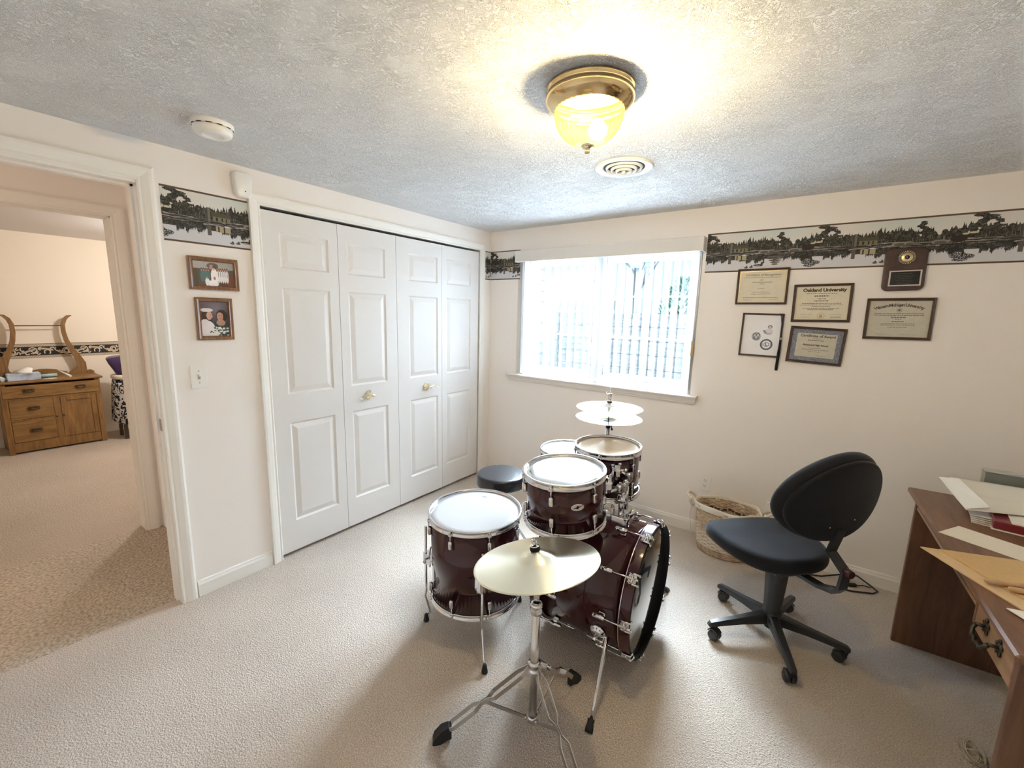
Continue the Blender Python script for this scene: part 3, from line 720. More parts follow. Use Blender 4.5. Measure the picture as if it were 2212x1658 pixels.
def c_award(root, M, w, h):
    MB(M).box(-w/2+.026, w/2-.026, -h/2+.024, h/2-.024, -.0002, .0006).build('certificate_sheet', M_parch2, root)
    M = M @ T(0, 0, .0008); w2 = w-.052; h2 = h-.048
    text('Certificate of Award', .0205, M @ T(.004, h2/2-.014, 0), M_inkd, root, bold=.0005)
    b = MB(M); greek(b, h2/2-.029, w2*.2, .003, 0, 0, 41); greek(b, h2/2-.040, w2*.42, .005, 0, 0, 42)
    greek(b, -.016, w2*.34, .003, 0, 0, 43); greek(b, -.026, w2*.66, .003, 0, 0, 44); greek(b, -.037, w2*.3, .0025, 0, 0, 45); sig(root, M, w2*.22, -h2/2+.010, .06, 8); b.build('printed_lines', M_ink, root)
    text('Richmond High School', .0135, M @ T(0, .002, 0), M_inkd, root, bold=.0005)
def c_wmu(root, M, w, h):
    s = 'Western Michigan University'; n = len(s)
    Rr = .26; tot = .195
    for i, ch in enumerate(s):
        if ch == ' ': continue
        a = (i-(n-1)/2)/n*tot/Rr*1.03
        text(ch, .0225, M @ T(Rr*math.sin(a), h/2-.022-Rr+Rr*math.cos(a), 0) @ R(-a, 'Z'), M_ink, root, name='letter', bold=.0007)
    b = MB(M); b.lathe([(.010, .0003), (.0108, .0005), (.0116, .0003)], 24, T(0, h/2-.050, 0)); b.lathe([(.001, .0003), (.006, .0004)], 12, T(0, h/2-.050, 0))
    for k, (y, ww, hh) in enumerate(((h/2-.068, .80, .003), (h/2-.077, .80, .0035), (h/2-.089, .24, .005), (h/2-.098, .10, .003), (h/2-.111, .20, .005), (h/2-.123, .54, .003), (h/2-.130, .56, .003), (h/2-.142, .32, .003))): greek(b, y, w*ww, hh, 0, 0, 50+k)
    sig(root, M, -w*.24, -h/2+.014, .06, 9); sig(root, M, w*.20, -h/2+.014, .07, 10); b.build('printed_lines', M_ink, root)
cert('dark-framed cream certificate with gold edging, upper left of the group and touching the border', 2.1955, 1.7395, .282, .220, .006, .012, M_parch, c_recog)
cert('dark-framed diploma headed Oakland University in heavy lettering', 2.5115, 1.6385, .284, .221, .016, .0145, M_parch, c_oak)
cert('dark-framed certificate of award with a speckled blue-grey mat, lowest of the certificates', 2.5115, 1.3885, .276, .217, -.040, .0145, M_matblue, c_award)
cert('dark-framed diploma with an arched heading, directly under the wooden plaque', 2.8615, 1.5555, .281, .223, .012, .0145, M_parch2, c_wmu)
# framed sheet with two small portraits and a round emblem
M = WALLW(2.2215, 1.438) @ R(-.010, 'Z'); w, h = .228, .272
root = frame('picture_frame', 'dark-framed white sheet with two small portraits and a round emblem', M, w, h, .011, .016, M_frameD)
MB(M).box(-w/2+.011, w/2-.011, -h/2+.011, h/2-.011, .001, .005).build('paper', mat('bright_white_sheet', (.86, .86, .90), .6, coat=.3), root)
def soft_portrait(kind):
    n = 46; yy, xx = np.mgrid[0:n, 0:n]; u = (xx-n/2)/n*2; v = (yy-n/2)/n*2; r = np.random.RandomState(kind)
    im = np.ones((n, n, 3))*np.array([.94, .94, .96]); d = np.hypot(u, v); g = .62+.1*r.rand(n, n)
    def E_(cx, cy, rx, ry, c): im[((u-cx)/rx)**2+((v-cy)/ry)**2 < 1] = c
    fade = np.clip((.98-d)*3, 0, 1)
    base = im.copy()
    if kind == 1:
        E_(0, 0, .8, .8, (.66, .67, .70)); E_(-.3, -.25, .28, .33, (.45, .46, .50)); E_(.3, -.28, .3, .32, (.40, .41, .45)); E_(-.28, -.2, .17, .24, (.80, .79, .80)); E_(.28, -.22, .17, .22, (.84, .83, .84)); E_(0, .45, .62, .4, (.50, .51, .55)); E_(0, .2, .2, .24, (.82, .81, .83))
    else:
        E_(.02, .35, .62, .5, (.85, .84, .87)); E_(.12, -.42, .30, .30, (.33, .34, .40)); E_(.12, -.33, .22, .27, (.80, .78, .79)); E_(-.65, .2, .25, .12, (.5, .5, .56)); E_(-.5, .42, .22, .10, (.45, .45, .52)); E_(-.1, .62, .6, .12, (.66, .66, .70))
    im += (r.rand(n, n, 1)-.5)*.12
    return im*fade[..., None]+base*(1-fade[..., None])
for k, (x, y, s) in ((1, (-.025, -.008, .064)), (2, (.040, .036, .078))):
    o = raster('portrait', soft_portrait(k), M @ T(x, y, .0056+.0003*k), s, s*1.02, M_print, root)
ME = M @ T(.036, -.058, .0055)
M_navy = mat('slate_blue_ink', (.10, .13, .19), .6)
MB(ME).lathe([(.0255, 0), (.0265, .0004), (.0335, .0004), (.0345, 0)], 40).build('emblem_ring', M_navy, root)
b = MB(ME); b.lathe([(.0120, 0), (.0126, .0004), (.0140, .0004), (.0146, 0)], 28)
for k in range(3):
    for sg in (-1, 1): b.tube([(sg*(.017+.002*k), -.012+.003*k, .0003), (sg*(.023+.0006*k), .0, .0003), (sg*(.017+.002*k), .012-.003*k, .0003)], .0006, 4)
b.build('emblem', M_navy, root)
text('L', .026, ME @ T(.000, 0, 0), M_navy, root, bold=.001)
# tassel hanging over the frame corner
tb = thing('graduation_tassel', 'black graduation tassel hanging over the right edge of a dark frame', 'tassel', (2.33, -.02, 1.56))
MB().tube([(2.315, -.018, 1.575), (2.322, -.021, 1.555), (2.330, -.021, 1.50), (2.332, -.020, 1.45), (2.333, -.020, 1.425)], .0022, 6).build('cord', M_black, tb)
MB().tube([(2.327, -.018, 1.576), (2.331, -.021, 1.52), (2.334, -.020, 1.45), (2.333, -.020, 1.425)], .0016, 6).build('cord', M_black, tb)
MB().cyl((2.333, -.020, 1.412), (2.334, -.020, 1.428), .0052, n=12).build('band', M_steel, tb)
b = MB(); rr = random.Random(3)
for k in range(46):
    a = rr.uniform(0, 2*PI); q = rr.uniform(0, .0085); b.tube([(2.333+q*.5*math.cos(a), -.020+q*.5*math.sin(a), 1.414), (2.330+q*math.cos(a), -.020+q*math.sin(a), 1.33), (2.327+q*math.cos(a), -.018+q*math.sin(a)*.9, 1.222+rr.uniform(0, .006))], .0013, 4)
b.build('fringe', mat('black_silk', (.008, .008, .009), .5), tb)
# plaque
M = WALLW(2.8525, 1.8165) @ R(.022, 'Z'); w, h = .172, .222
pq = thing('award_plaque', 'dark walnut plaque with a gold medallion and black engraved plate, overlapping the border', 'plaque', tuple(M.translation))
MB(M).pad(rrect(w, h, .028, 8), .019, .005).build('board', mat('walnut_board', (.055, .026, .018), .35, coat=.3, noise=(30, .3)), pq)
b = MB(M @ T(.004, .062, .019)); b.lathe([(0.001, .004), (.022, .004), (.0245, .002), (.0245, 0)], 40)
b.build('medallion', mat('satin_gold', (.72, .58, .32), .3, .8), pq)
b = MB(M @ T(.004, .062, .019))
for k in range(30):
    a = 2*PI*k/30; b.tube([(.0265*math.cos(a), .0265*math.sin(a), .0008), (.0345*math.cos(a), .0345*math.sin(a), .0008)], .0016, 5)
b.build('sunburst', mat('pale_gold', (.82, .76, .58), .3, .6), pq)
cbo = MB(M @ T(.004, .062, .0225)).lathe([(.001, .0018), (.0095, .0018), (.0105, .0005)], 24).build('centre_boss', mat('navy_enamel', (.01, .015, .045), .25), pq)
text('L', .012, M @ T(.004, .062, .0246), mat('silver_ink', (.6, .6, .66), .4), pq)
b = MB(M @ T(.006, -.046, .019)); b.box(-.0655, .0655, -.041, .041, 0, .002, bev=.0006); b.build('plate_border', mat('satin_silver', (.60, .55, .53), .35, .7), pq)
b = MB(M @ T(.006, -.046, .021)); b.box(-.0585, .0585, -.0345, .0345, 0, .0012); b.build('name_plate', mat('black_engraved_plate', (.012, .014, .012), .2), pq)
b = MB(M @ T(.006, -.046, .0223))
for k, (y, ww) in enumerate(((.024, .06), (.014, .085), (.006, .08), (-.003, .05), (-.012, .075), (-.020, .06), (-.027, .05))): greek(b, y, ww, .0016, 0, 0, 70+k)
b.build('engraved_lines', mat('engraving', (.09, .11, .10), .5), pq)

# photographs on the left wall
def photo_wedding(n=90, m=56):
    yy, xx = np.mgrid[0:m, 0:n]; u = xx/n; v = yy/m; im = np.zeros((m, n, 3)); r = np.random.RandomState(1)
    im[:] = (.62, .62, .64); im[v > .30] = (.24, .20, .20); im[v > .80] = (.34, .17, .12); im[(u < .12) & (v > .3)] = (.12, .14, .12)
    im[(u > .82) & (v > .45)] = (.42, .20, .12); im[(u > .82) & (v < .45) & (v > .3)] = (.28, .26, .28)
    def E_(cx, cy, rx, ry, c): im[((u-cx)/rx)**2+((v-cy)/ry)**2 < 1] = c
    E_(.47, .17, .14, .13, (.32, .22, .24)); E_(.44, .22, .05, .10, (.62, .50, .52)); E_(.52, .22, .05, .08, (.20, .14, .16))
    for k in range(4): E_(.20+.055*k, .60, .035, .26, (.20, .40, .42)); E_(.20+.055*k, .34, .018, .05, (.72, .52, .44)); E_(.20+.055*k, .30, .02, .035, (.16, .10, .08))
    for k in range(5): E_(.60+.055*k, .58, .034, .26, (.90, .89, .90)); E_(.60+.055*k, .31, .018, .05, (.70, .50, .42)); E_(.60+.055*k, .27, .02, .03, (.14, .10, .09)); E_(.60+.055*k, .48, .006, .12, (.1, .1, .12))
    E_(.50, .60, .085, .34, (.94, .93, .94)); E_(.46, .88, .13, .14, (.95, .94, .95)); E_(.50, .29, .02, .055, (.74, .56, .48)); E_(.32, .82, .05, .16, (.93, .92, .93)); E_(.32, .66, .017, .05, (.72, .54, .46)); E_(.50, .66, .03, .06, (.75, .45, .45))
    im += (r.rand(m, n, 1)-.5)*.06; return im
def photo_couple(n=64, m=88):
    yy, xx = np.mgrid[0:m, 0:n]; u = xx/n; v = yy/m; im = np.zeros((m, n, 3)); r = np.random.RandomState(2)
    im[:] = np.array([.36, .33, .37])[None, None]-.15*(v[..., None]); im += np.array([.14, .14, .16])*np.exp(-(((u-.55)/.3)**2+((v-.2)/.2)**2))[..., None]
    def E_(cx, cy, rx, ry, c): im[((u-cx)/rx)**2+((v-cy)/ry)**2 < 1] = c
    E_(.20, .46, .20, .20, (.20, .08, .05)); E_(.14, .60, .12, .16, (.18, .07, .05)); E_(.74, .40, .20, .18, (.09, .05, .05))
    E_(.85, .82, .22, .24, (.10, .25, .28)); E_(.62, .66, .20, .12, (.10, .26, .28)); E_(.70, .60, .16, .09, (.72, .55, .48))
    E_(.68, .42, .115, .12, (.78, .60, .52)); E_(.30, .40, .10, .12, (.82, .64, .56)); E_(.37, .43, .04, .05, (.82, .64, .56))
    E_(.66, .40, .02, .012, (.15, .1, .1)); E_(.74, .40, .02, .012, (.15, .1, .1)); E_(.70, .48, .04, .012, (.6, .2, .2)); E_(.33, .38, .018, .012, (.15, .1, .1)); E_(.36, .46, .02, .01, (.6, .25, .22))
    E_(.22, .24, .22, .055, (.88, .86, .86)); E_(.20, .78, .28, .24, (.92, .90, .91)); E_(.30, .96, .4, .12, (.92, .90, .91)); E_(.14, .60, .14, .10, (.90, .88, .9))
    for k in range(60):
        cx, cy = r.uniform(.25, .95), r.uniform(.74, .98); E_(cx, cy, .045, .025, (.93, .92, .92) if k % 3 else (.30, .36, .32))
    im += (r.rand(m, n, 1)-.5)*.06; return im
M = WALLL(-2.2345, 1.695) @ R(.0, 'Z'); w, h = .220, .160
root = frame('picture_frame', 'landscape oak frame with a wedding group photograph, beside the doorway', M, w, h, .021, .018, M_frameO)
raster('photograph', photo_wedding(), M @ T(0, 0, .006), w-.040, h-.040, M_photo, root)
M = WALLL(-2.2480, 1.4695) @ R(-.008, 'Z'); w, h = .164, .213
root = frame('picture_frame', 'upright oak frame with a photograph of two people, below the wedding group picture', M, w, h, .021, .018, M_frameO)
raster('photograph', photo_couple(), M @ T(0, 0, .006), w-.040, h-.040, M_photo, root)

# light switch
M = WALLL(-2.3405, 1.178)
sw = thing('light_switch', 'white toggle light switch plate on the wall beside the doorway', 'light switch', tuple(M.translation))
MB(M).pad(rrect(.072, .117, .004, 3), .006, .003).build('cover_plate', M_plast, sw)
MB(M).box(-.005, .005, -.012, .012, .005, .0075).build('toggle_slot', mat('grey_slot', (.35, .34, .33), .6), sw)
MB(M @ T(0, .003, .006) @ R(-.5, 'X')).box(-.0042, .0042, -.004, .006, 0, .014, bev=.001).build('toggle', M_plast, sw)
for y in (-.030, .030): MB(M @ T(0, y, .006)).lathe([(.001, .0012), (.003, .001), (.0034, 0)], 12).build('screw', M_steel, sw)
# motion sensor
M = WALLL(-2.0775, 2.158)
ms = thing('motion_sensor', 'white rounded motion sensor high on the wall by the closet trim', 'motion sensor', tuple(M.translation))
def tap(p): x, y, z = p; return (x*(1+.12*y/.06), y, z)
MB(M).pad([(x*(1+.10*y/.06), y) for x, y in rrect(.082, .126, .020, 8)], .042, .014, dome=.004).build('case', M_plast, ms)
MB(M @ T(.004, -.034, .0445)).sphere((0, 0, 0), .003, 8).build('indicator', M_dark, ms)
# smoke detector
sd = thing('smoke_detector', 'white round smoke detector on the ceiling near the doorway', 'smoke detector', (.47, -2.36, CZ))
Md = T(.47, -2.36, CZ) @ R(PI, 'X')
MB(Md).lathe([(.074, 0), (.0745, .012), (.072, .016), (.060, .017)], 48).build('base', M_plast, sd)
b = MB(Md); b.lathe([(.060, .017), (.068, .019), (.069, .022), (.066, .036), (.060, .044), (.040, .047), (.034, .046), (.030, .043), (.001, .043)], 48); b.build('cover', M_plast, sd)
b = MB(Md)
for k in range(12):
    a = 2*PI*k/12; pts = [(.0705*math.cos(a+t*.07), .0705*math.sin(a+t*.07), .0175) for t in range(-2, 3)]; b.tube(pts, .0014, 5)
b.build('vents', M_dark, sd)
# round supply vent
rv = thing('ceiling_vent', 'round white stepped air diffuser in the ceiling between lamp and window', 'air vent', (1.66, -1.02, CZ))
Mv = T(1.66, -1.02, CZ) @ R(PI, 'X')
MB(Mv).lathe([(.140, 0), (.1405, .004), (.134, .009), (.118, .010), (.108, .006), (.102, .003), (.098, -.01)], 56).build('flange', M_plast, rv)
for k, (r_, z) in enumerate(((.082, .013), (.058, .020), (.034, .026))):
    MB(Mv).lathe([(r_+.006, z-.012), (r_+.007, z-.010), (r_+.001, z), (r_-.002, z-.001), (r_-.004, z-.014)], 48).build('cone', M_plast, rv)
MB(Mv).lathe([(.001, .030), (.008, .030), (.010, .024), (.012, .012), (.001, .011)], 20).build('knob', M_plast, rv)
MB(Mv).lathe([(.001, .0015), (.099, .0015)], 40).build('duct_opening', mat('duct_shadow', (.05, .045, .04), .9), rv)

# ------------------------------------------------------------------ ceiling lamp
lp = thing('ceiling_lamp', 'flush brass ceiling lamp with a glowing ribbed yellow glass dome', 'ceiling lamp', (*LAMP, CZ))
Ml = T(*LAMP, CZ) @ R(PI, 'X')
MB(Ml).lathe([(.132, 0), (.143, .004), (.144, .010), (.139, .014), (.139, .022), (.143, .026), (.1435, .034), (.137, .046), (.122, .058), (.116, .062), (.113, .065), (.109, .066), (.107, .060)], 72).build('brass_rim', mat('warm_polished_brass', (.80, .62, .34), .13, 1.0), lp)
M_dome = bpy.data.materials.new('glowing_ribbed_glass'); M_dome.use_nodes = True
nt = M_dome.node_tree; nt.nodes.clear(); NN = nt.nodes.new; LL = nt.links.new
o_ = NN('ShaderNodeOutputMaterial'); tr = NN('ShaderNodeBsdfTransparent'); em = NN('ShaderNodeEmission'); gl = NN('ShaderNodeBsdfGlossy'); m1 = NN('ShaderNodeMixShader'); m2_ = NN('ShaderNodeMixShader')
tr.inputs[0].default_value = (1, .90, .60, 1); gl.inputs['Roughness'].default_value = .15
em.inputs[0].default_value = (1, .86, .22, 1); em.inputs[1].default_value = 0.27
m1.inputs[0].default_value = .86; LL(tr.outputs[0], m1.inputs[1]); LL(em.outputs[0], m1.inputs[2]); m2_.inputs[0].default_value = .06; LL(m1.outputs[0], m2_.inputs[1]); LL(gl.outputs[0], m2_.inputs[2]); LL(m2_.outputs[0], o_.inputs[0])
vs = []; fs = []; n = 144; prof = []
for k in range(15):
    t = k/14; a = t*PI/2; prof.append((.112*math.cos(a)**.80 if t < 1 else .012, .060+.108*math.sin(a)))
prof[-1] = (.014, .168)
for j, (r_, z) in enumerate(prof):
    for i in range(n):
        rib = 1+.018*math.sin(i*2*PI/n*36)*min(1, (14-j)/4); a = 2*PI*i/n; vs.append((r_*rib*math.cos(a), r_*rib*math.sin(a), z))
fs = [(j*n+i, j*n+(i+1) % n, (j+1)*n+(i+1) % n, (j+1)*n+i) for j in range(len(prof)-1) for i in range(n)]
MB(Ml).add(vs, fs, True).build('glass_dome', M_dome, lp)
MB(Ml).lathe([(.020, .166), (.022, .171), (.016, .176), (.009, .178), (.006, .184), (.009, .188), (.007, .194), (.001, .196)], 20).build('finial', M_brass, lp)
M_bulb = bpy.data.materials.new('lit_bulb'); M_bulb.use_nodes = True
q = M_bulb.node_tree; q.nodes.clear(); o_ = q.nodes.new('ShaderNodeOutputMaterial'); e_ = q.nodes.new('ShaderNodeEmission'); e_.inputs[0].default_value = (1, .85, .68, 1); e_.inputs[1].default_value = 1400
q.links.new(e_.outputs[0], o_.inputs[0])
BULB = (LAMP[0]+.032, LAMP[1]+.005, CZ-.128)
MB().sphere(BULB, .030, 14).build('bulb', M_bulb, lp)

# ------------------------------------------------------------------ outlets
def outlet(x, z, label, w=.072, h=.117):
    M = WALLW(x, z); o = thing('wall_outlet', label, 'outlet', tuple(M.translation))
    MB(M).pad(rrect(w, h, .004, 3), .006, .003).build('cover_plate', M_plast, o)
    for y in (-.020, .020):
        MB(M @ T(0, y, .0055)).pad(rrect(.030, .028, .010, 5), .0022, .001).build('socket', M_plast, o)
        b = MB(M @ T(0, y, .0078)); b.box(-.0075, -.0055, -.002, .007, 0, .0005); b.box(.0055, .0075, -.002, .006, 0, .0005); b.cyl((0, -.008, 0), (0, -.008, .0006), .0024, n=10); b.build('slots', M_dark, o)
    return o
outlet(1.987, .386, 'white electrical outlet low on the wall above the wicker basket')
lowp = thing('wall_plate', 'small horizontal white wall plate low behind the office chair', 'wall plate', (2.42, 0, .335))
MB(WALLW(2.428, .320)).pad(rrect(.118, .072, .004, 3), .006, .003).build('cover_plate', M_plast, lowp)

# ------------------------------------------------------------------ drums
M_wine = mat('wine_red_lacquer', (.034, .002, .006), .22, coat=.8, spec=.15, noise=(3, .25))
M_shellin = mat('shell_inside', (.20, .12, .07), .7)
M_batter = mat('white_coated_drumhead', (.56, .58, .61), .10, coat=.6, spec=.6)
M_clear = mat('clear_silver_drumhead', (.78, .83, .88), .035, .75, coat=1.0, spec=1.0)
M_blackhead = mat('glossy_black_drumhead', (.016, .016, .018), .10, coat=1.0)
def hoop_prof(Ro, up=True):
    return [(Ro-.013, -.010), (Ro-.012, -.002), (Ro-.008, 0), (Ro-.002, 0), (Ro, -.003), (Ro-.003, -.006), (Ro-.007, -.009), (Ro-.0085, -.020), (Ro-.002, -.0235), (Ro-.0015, -.0265), (Ro-.008, -.0275), (Ro-.012, -.025)]
def lug_mb(M, a, r, z0, z1, w=.018):
    """small cast lug block on a shell at angle a between z0 (hoop side) and z1"""
    Q = M @ R(a, 'Z'); b = MB(Q @ T(r, 0, (z0+z1)/2) @ R(PI/2, 'Y'))
    h = abs(z1-z0); b.pad(rrect(h, w, .007, 4), .019, .007, dome=.001)
    return b
def drum(name, label, M, Ro, L, nl, phase, head, cat='drum', lugh=.042):
    root = thing(name, label, cat, tuple(M.translation)); Rs = Ro-.014
    MB(M).lathe([(Rs, -.02), (Rs, -L+.02), (Rs-.006, -L+.02), (Rs-.006, -.02)], 72, closed=True).build('shell', M_wine, root)
    MB(M).lathe([(.001, -.010), (Ro*.8, -.010), (Ro-.014, -.011), (Ro-.012, -.014)], 64).build('drumhead', head, root)
    MB(M).lathe([(.001, -L+.012), (Ro-.014, -L+.012)], 64).build('bottom_head', M_clear, root)
    MB(M).lathe(hoop_prof(Ro), 72, closed=True).build('hoop', M_chrome, root)
    MB(M @ T(0, 0, -L) @ R(PI, 'X')).lathe(hoop_prof(Ro), 72, closed=True).build('hoop', M_chrome, root)
    for k in range(nl):
        a = phase+2*PI*k/nl
        for top in (1, 0):
            z0 = -.052 if top else -L+.052; z1 = z0-lugh if top else z0+lugh
            lg = lug_mb(M, a, Rs, z0, z1).build('lug', M_chrome, root)
            q = MB(M @ R(a, 'Z')); zz = -.016 if top else -L+.016
            q.cyl((Rs+.012, 0, zz), (Rs+.012, 0, z0), .0028, n=8)
            q.cyl((Rs+.012, 0, zz+(.012 if top else -.012)), (Rs+.012, 0, zz), .0045, n=8)
            q.box(Rs-.002, Rs+.019, -.009, .009, zz-.014 if top else zz, zz if top else zz+.014, bev=.003)
            q.build('tension_rod', M_chrome, lg)
    return root
def tiltM(C, tx, ty): 
    Z = Vector((tx, ty, 1)).normalized(); X = (Vector((1, 0, 0))-Z*Z.x).normalized(); Y = Z.cross(X)
    return basis(X, Y, Z, C)
# floor tom
Mft = tiltM((1.285, -1.672, .604), .004, -.03)
ft = drum('floor_tom', 'large wine-red floor tom with a white head, standing on three bent chrome legs', Mft, .226, .437, 8, math.radians(12), M_batter)
def mark(M, r, a, w, h, parent, m):
    MB(M @ R(a, 'Z') @ T(r, 0, -.0097) @ R(PI/2, 'Z')).prism(supere(w, h, 2, 20), 0, .0003).build('head_mark', m, parent)
M_faint = mat('lug_screw_dots', (.55, .57, .60), .4)  # grey dots drawn on the head for lug screws showing through
mark(Mft, .150, math.radians(112), .014, .004, ft, mat('logo_grey', (.20, .22, .26), .4))
for a in (20, 75, 140, 200):
    for r_ in (.150, .168): mark(Mft, r_, math.radians(a+8), .005, .004, ft, M_faint)
def ft_leg(ax, foot):
    a = math.atan2(foot[1]+1.672, foot[0]-1.285); c = Vector((1.285, -1.672, 0)); d = Vector((math.cos(a), math.sin(a), 0)); s = Vector((-d.y, d.x, 0))
    br = MB(basis(d, s, (0, 0, 1), (c.x+d.x*.212, c.y+d.y*.212, .335)))
    br.prism([(0, -.030), (.016, -.022), (.034, -.012), (.040, 0), (.034, .012), (.016, .022), (0, .030)], -.012, .040)
    br.box(0, .010, -.022, .022, -.03, .06, bev=.004)
    br.cyl((.026, .010, .012), (.026, .045, .012), .005, n=10); br.cyl((.026, .040, .004), (.026, .040, .024), .004, n=8); br.box(.018, .034, .036, .044, .006, .018, bev=.002)
    lg = br.build('leg_bracket', M_chrome, ft)
    p = [c+d*.238+Vector((0, 0, .51)), c+d*.238+Vector((0, 0, .17)), c+d*.244+Vector((0, 0, .14)), Vector((foot[0], foot[1], .05))-d*.022, Vector((foot[0], foot[1], .02))]
    MB().tube(p, .0062, 10).build('leg', M_chrome, ft)
    MB().lathe([(.004, .0), (.013, 0), (.014, .006), (.011, .022), (.0085, .038), (.006, .040)], 14, T(foot[0]-d.x*.002, foot[1]-d.y*.002, 0), cap=True).build('rubber_foot', M_rubber, ft)
ft_leg(0, (1.531, -1.883)); ft_leg(1, (1.095, -1.82)); ft_leg(2, (1.379, -1.406))
# rack toms
M13 = tiltM((1.720, -1.600, .892), -.022, -.070)
t13 = drum('rack_tom', 'wine-red mounted tom with an oval badge and the window mirrored in its head', M13, .178, .236, 6, math.radians(-78), M_clear)
M12 = tiltM((1.752, -1.223, .914), -.01, -.03)
t12 = drum('rack_tom', 'smaller dark mounted tom directly below the hi-hat cymbals, its head coloured with the tan hi-hat reflection', M12, .163, .237, 6, math.radians(-20), mat('hihat_reflection_head', (.62, .56, .50), .16, coat=.7))  # beige reflection of the hi-hats put into the head colour
# oval badge on the near tom
Qb = M13 @ R(math.radians(-43), 'Z') @ T(.1645, 0, -.098) @ basis((0, 1, 0), (0, 0, 1), (1, 0, 0))
MB(Qb).pad(supere(.027, .0145, 2, 36), .003, .0015).build('badge', M_chrome, t13)
b = MB(Qb @ T(0, 0, .003) @ R(.12, 'Z')); b.prism([(-.021, -.0015), (-.006, -.003), (.000, -.008), (.004, -.002), (.021, .0015), (.006, .003), (0, .008), (-.004, .002)], 0, .0006); b.build('badge_emblem', M_dark, t13)
# snare
Msn = tiltM((1.319, -.80, .70), .0, .0)
sn = thing('snare_drum', 'snare drum with a pale blue-white head, mostly hidden behind the mounted toms', 'drum', (1.319, -.80, .70))
drumM = Msn
MB(Msn).lathe([(.173, -.02), (.173, -.12), (.167, -.12), (.167, -.02)], 56, closed=True).build('shell', M_wine, sn)
MB(Msn).lathe([(.001, -.010), (.150, -.010), (.173, -.012)], 56).build('drumhead', M_batter, sn)
MB(Msn).lathe([(.001, -.128), (.173, -.128)], 56).build('bottom_head', M_clear, sn)
MB(Msn).lathe(hoop_prof(.187), 56, closed=True).build('hoop', M_chrome, sn); MB(Msn @ T(0, 0, -.14) @ R(PI, 'X')).lathe(hoop_prof(.187), 56, closed=True).build('hoop', M_chrome, sn)
for k in range(8): lug_mb(Msn, 2*PI*k/8+.2, .173, -.045, -.095).build('lug', M_chrome, sn)
def tripod(parent, x, y, zc, zf, r, phase, pole_top, rp=.011, m=M_chrome, feet=True):
    MB().cyl((x, y, .06), (x, y, pole_top), rp, n=14).build('pole', m, parent)
    MB().cyl((x, y, zc-.02), (x, y, zc+.02), rp+.008, n=16).build('collar', m, parent)
    for k in range(3):
        a = phase+2*PI*k/3; d = Vector((math.cos(a), math.sin(a), 0)); o = Vector((x, y, 0)); s = Vector((-d.y, d.x, 0))
        q = MB()
        for sg in (-1, 1): q.tube([o+d*.02+s*.008*sg+Vector((0, 0, zc)), o+d*.06+s*.012*sg+Vector((0, 0, zc*.86)), o+d*(r-.03)+s*.010*sg+Vector((0, 0, .03)), o+d*r+Vector((0, 0, .014))], .004, 6)
        q.tube([o+d*.015+Vector((0, 0, .065)), o+d*(r*.55)+Vector((0, 0, zc*.5))], .004, 6)
        q.build('leg', m, parent)
        MB().box(-.014, .022, -.012, .012, 0, .028, M=basis(d, s, (0, 0, 1), tuple(o+d*r)), bev=.005).build('rubber_foot', M_rubber, parent)
sst = thing('snare_stand', 'chrome tripod stand carrying the snare drum', 'stand', (1.319, -.80, 0))
tripod(sst, 1.319, -.80, .26, 0, .24, .3, .52)
q = MB()
for k in range(3):
    a = .9+2*PI*k/3; q.tube([(1.319, -.80, .50), (1.319+.16*math.cos(a), -.80+.16*math.sin(a), .545), (1.319+.195*math.cos(a), -.80+.195*math.sin(a), .552), (1.319+.198*math.cos(a), -.80+.198*math.sin(a), .585)], .006, 8)
q.build('basket_arms', M_chrome, sst)
# throne
th = thing('drum_throne', 'round black vinyl drum stool behind the floor tom', 'stool', (1.0, -1.09, 0))
MB(T(1.0, -1.09, .462)).pad(supere(.158, .158, 2, 56), .080, .020, dome=.004).build('seat', mat('black_vinyl', (.016, .018, .024), .30, coat=.25, bump=(90, .15, .0008)), th)
MB().lathe([(.001, .452), (.10, .452), (.11, .462)], 24, T(1.0, -1.09, 0)).build('seat_plate', M_black, th)
tripod(th, 1.0, -1.09, .30, 0, .24, 2.6, .455, .013)
# bass drum
Zb = Vector((1, .026, 0)).normalized(); Xb = Vector((0, 0, 1)); Yb = Zb.cross(Xb)
MBd = basis(Xb, Yb, Zb, (2.047, -1.332, .316))       # local: x up, y toward the near side, z to the front
bd = thing('bass_drum', 'large wine-red bass drum on its side with a glossy black front head', 'drum', (1.82, -1.34, .02))
Rb = .277; Lb = .470
MB(MBd).lathe([(Rb, -.044), (Rb, -Lb+.044), (Rb-.007, -Lb+.044), (Rb-.007, -.044)], 112, closed=True).build('shell', M_wine, bd)
def bass_hoop(z0, z1, outm):
    return MB(MBd).lathe([(.2815, z0), (.295, z0), (.2955, z0+.003*(1 if z1 > z0 else -1)), (.2955, z1-.003*(1 if z1 > z0 else -1)), (.295, z1), (.2815, z1)], 112, closed=True)
bass_hoop(-.042, 0, 1).build('hoop', M_wine, bd)
bass_hoop(-Lb, -Lb+.042, 1).build('hoop', M_wine, bd)
MB(MBd).lathe([(.2810, -.040), (.2813, -.0008), (.2948, .0006), (.2946, .0012), (.2798, .0006), (.2796, -.040)], 112, closed=True).build('hoop_lining', mat('black_hoop_edge', (.006, .006, .007), .6, spec=.12), bd)
MB(MBd).lathe([(.2770, -.049), (.2900, -.049), (.2915, -.046), (.2900, -.0425), (.2770, -.0425)], 112, closed=True).build('head_rim', M_chrome, bd)
MB(MBd).lathe([(.2770, -Lb+.049), (.2900, -Lb+.049), (.2915, -Lb+.046), (.2900, -Lb+.0425), (.2770, -Lb+.0425)], 96, closed=True).build('head_rim', M_chrome, bd)
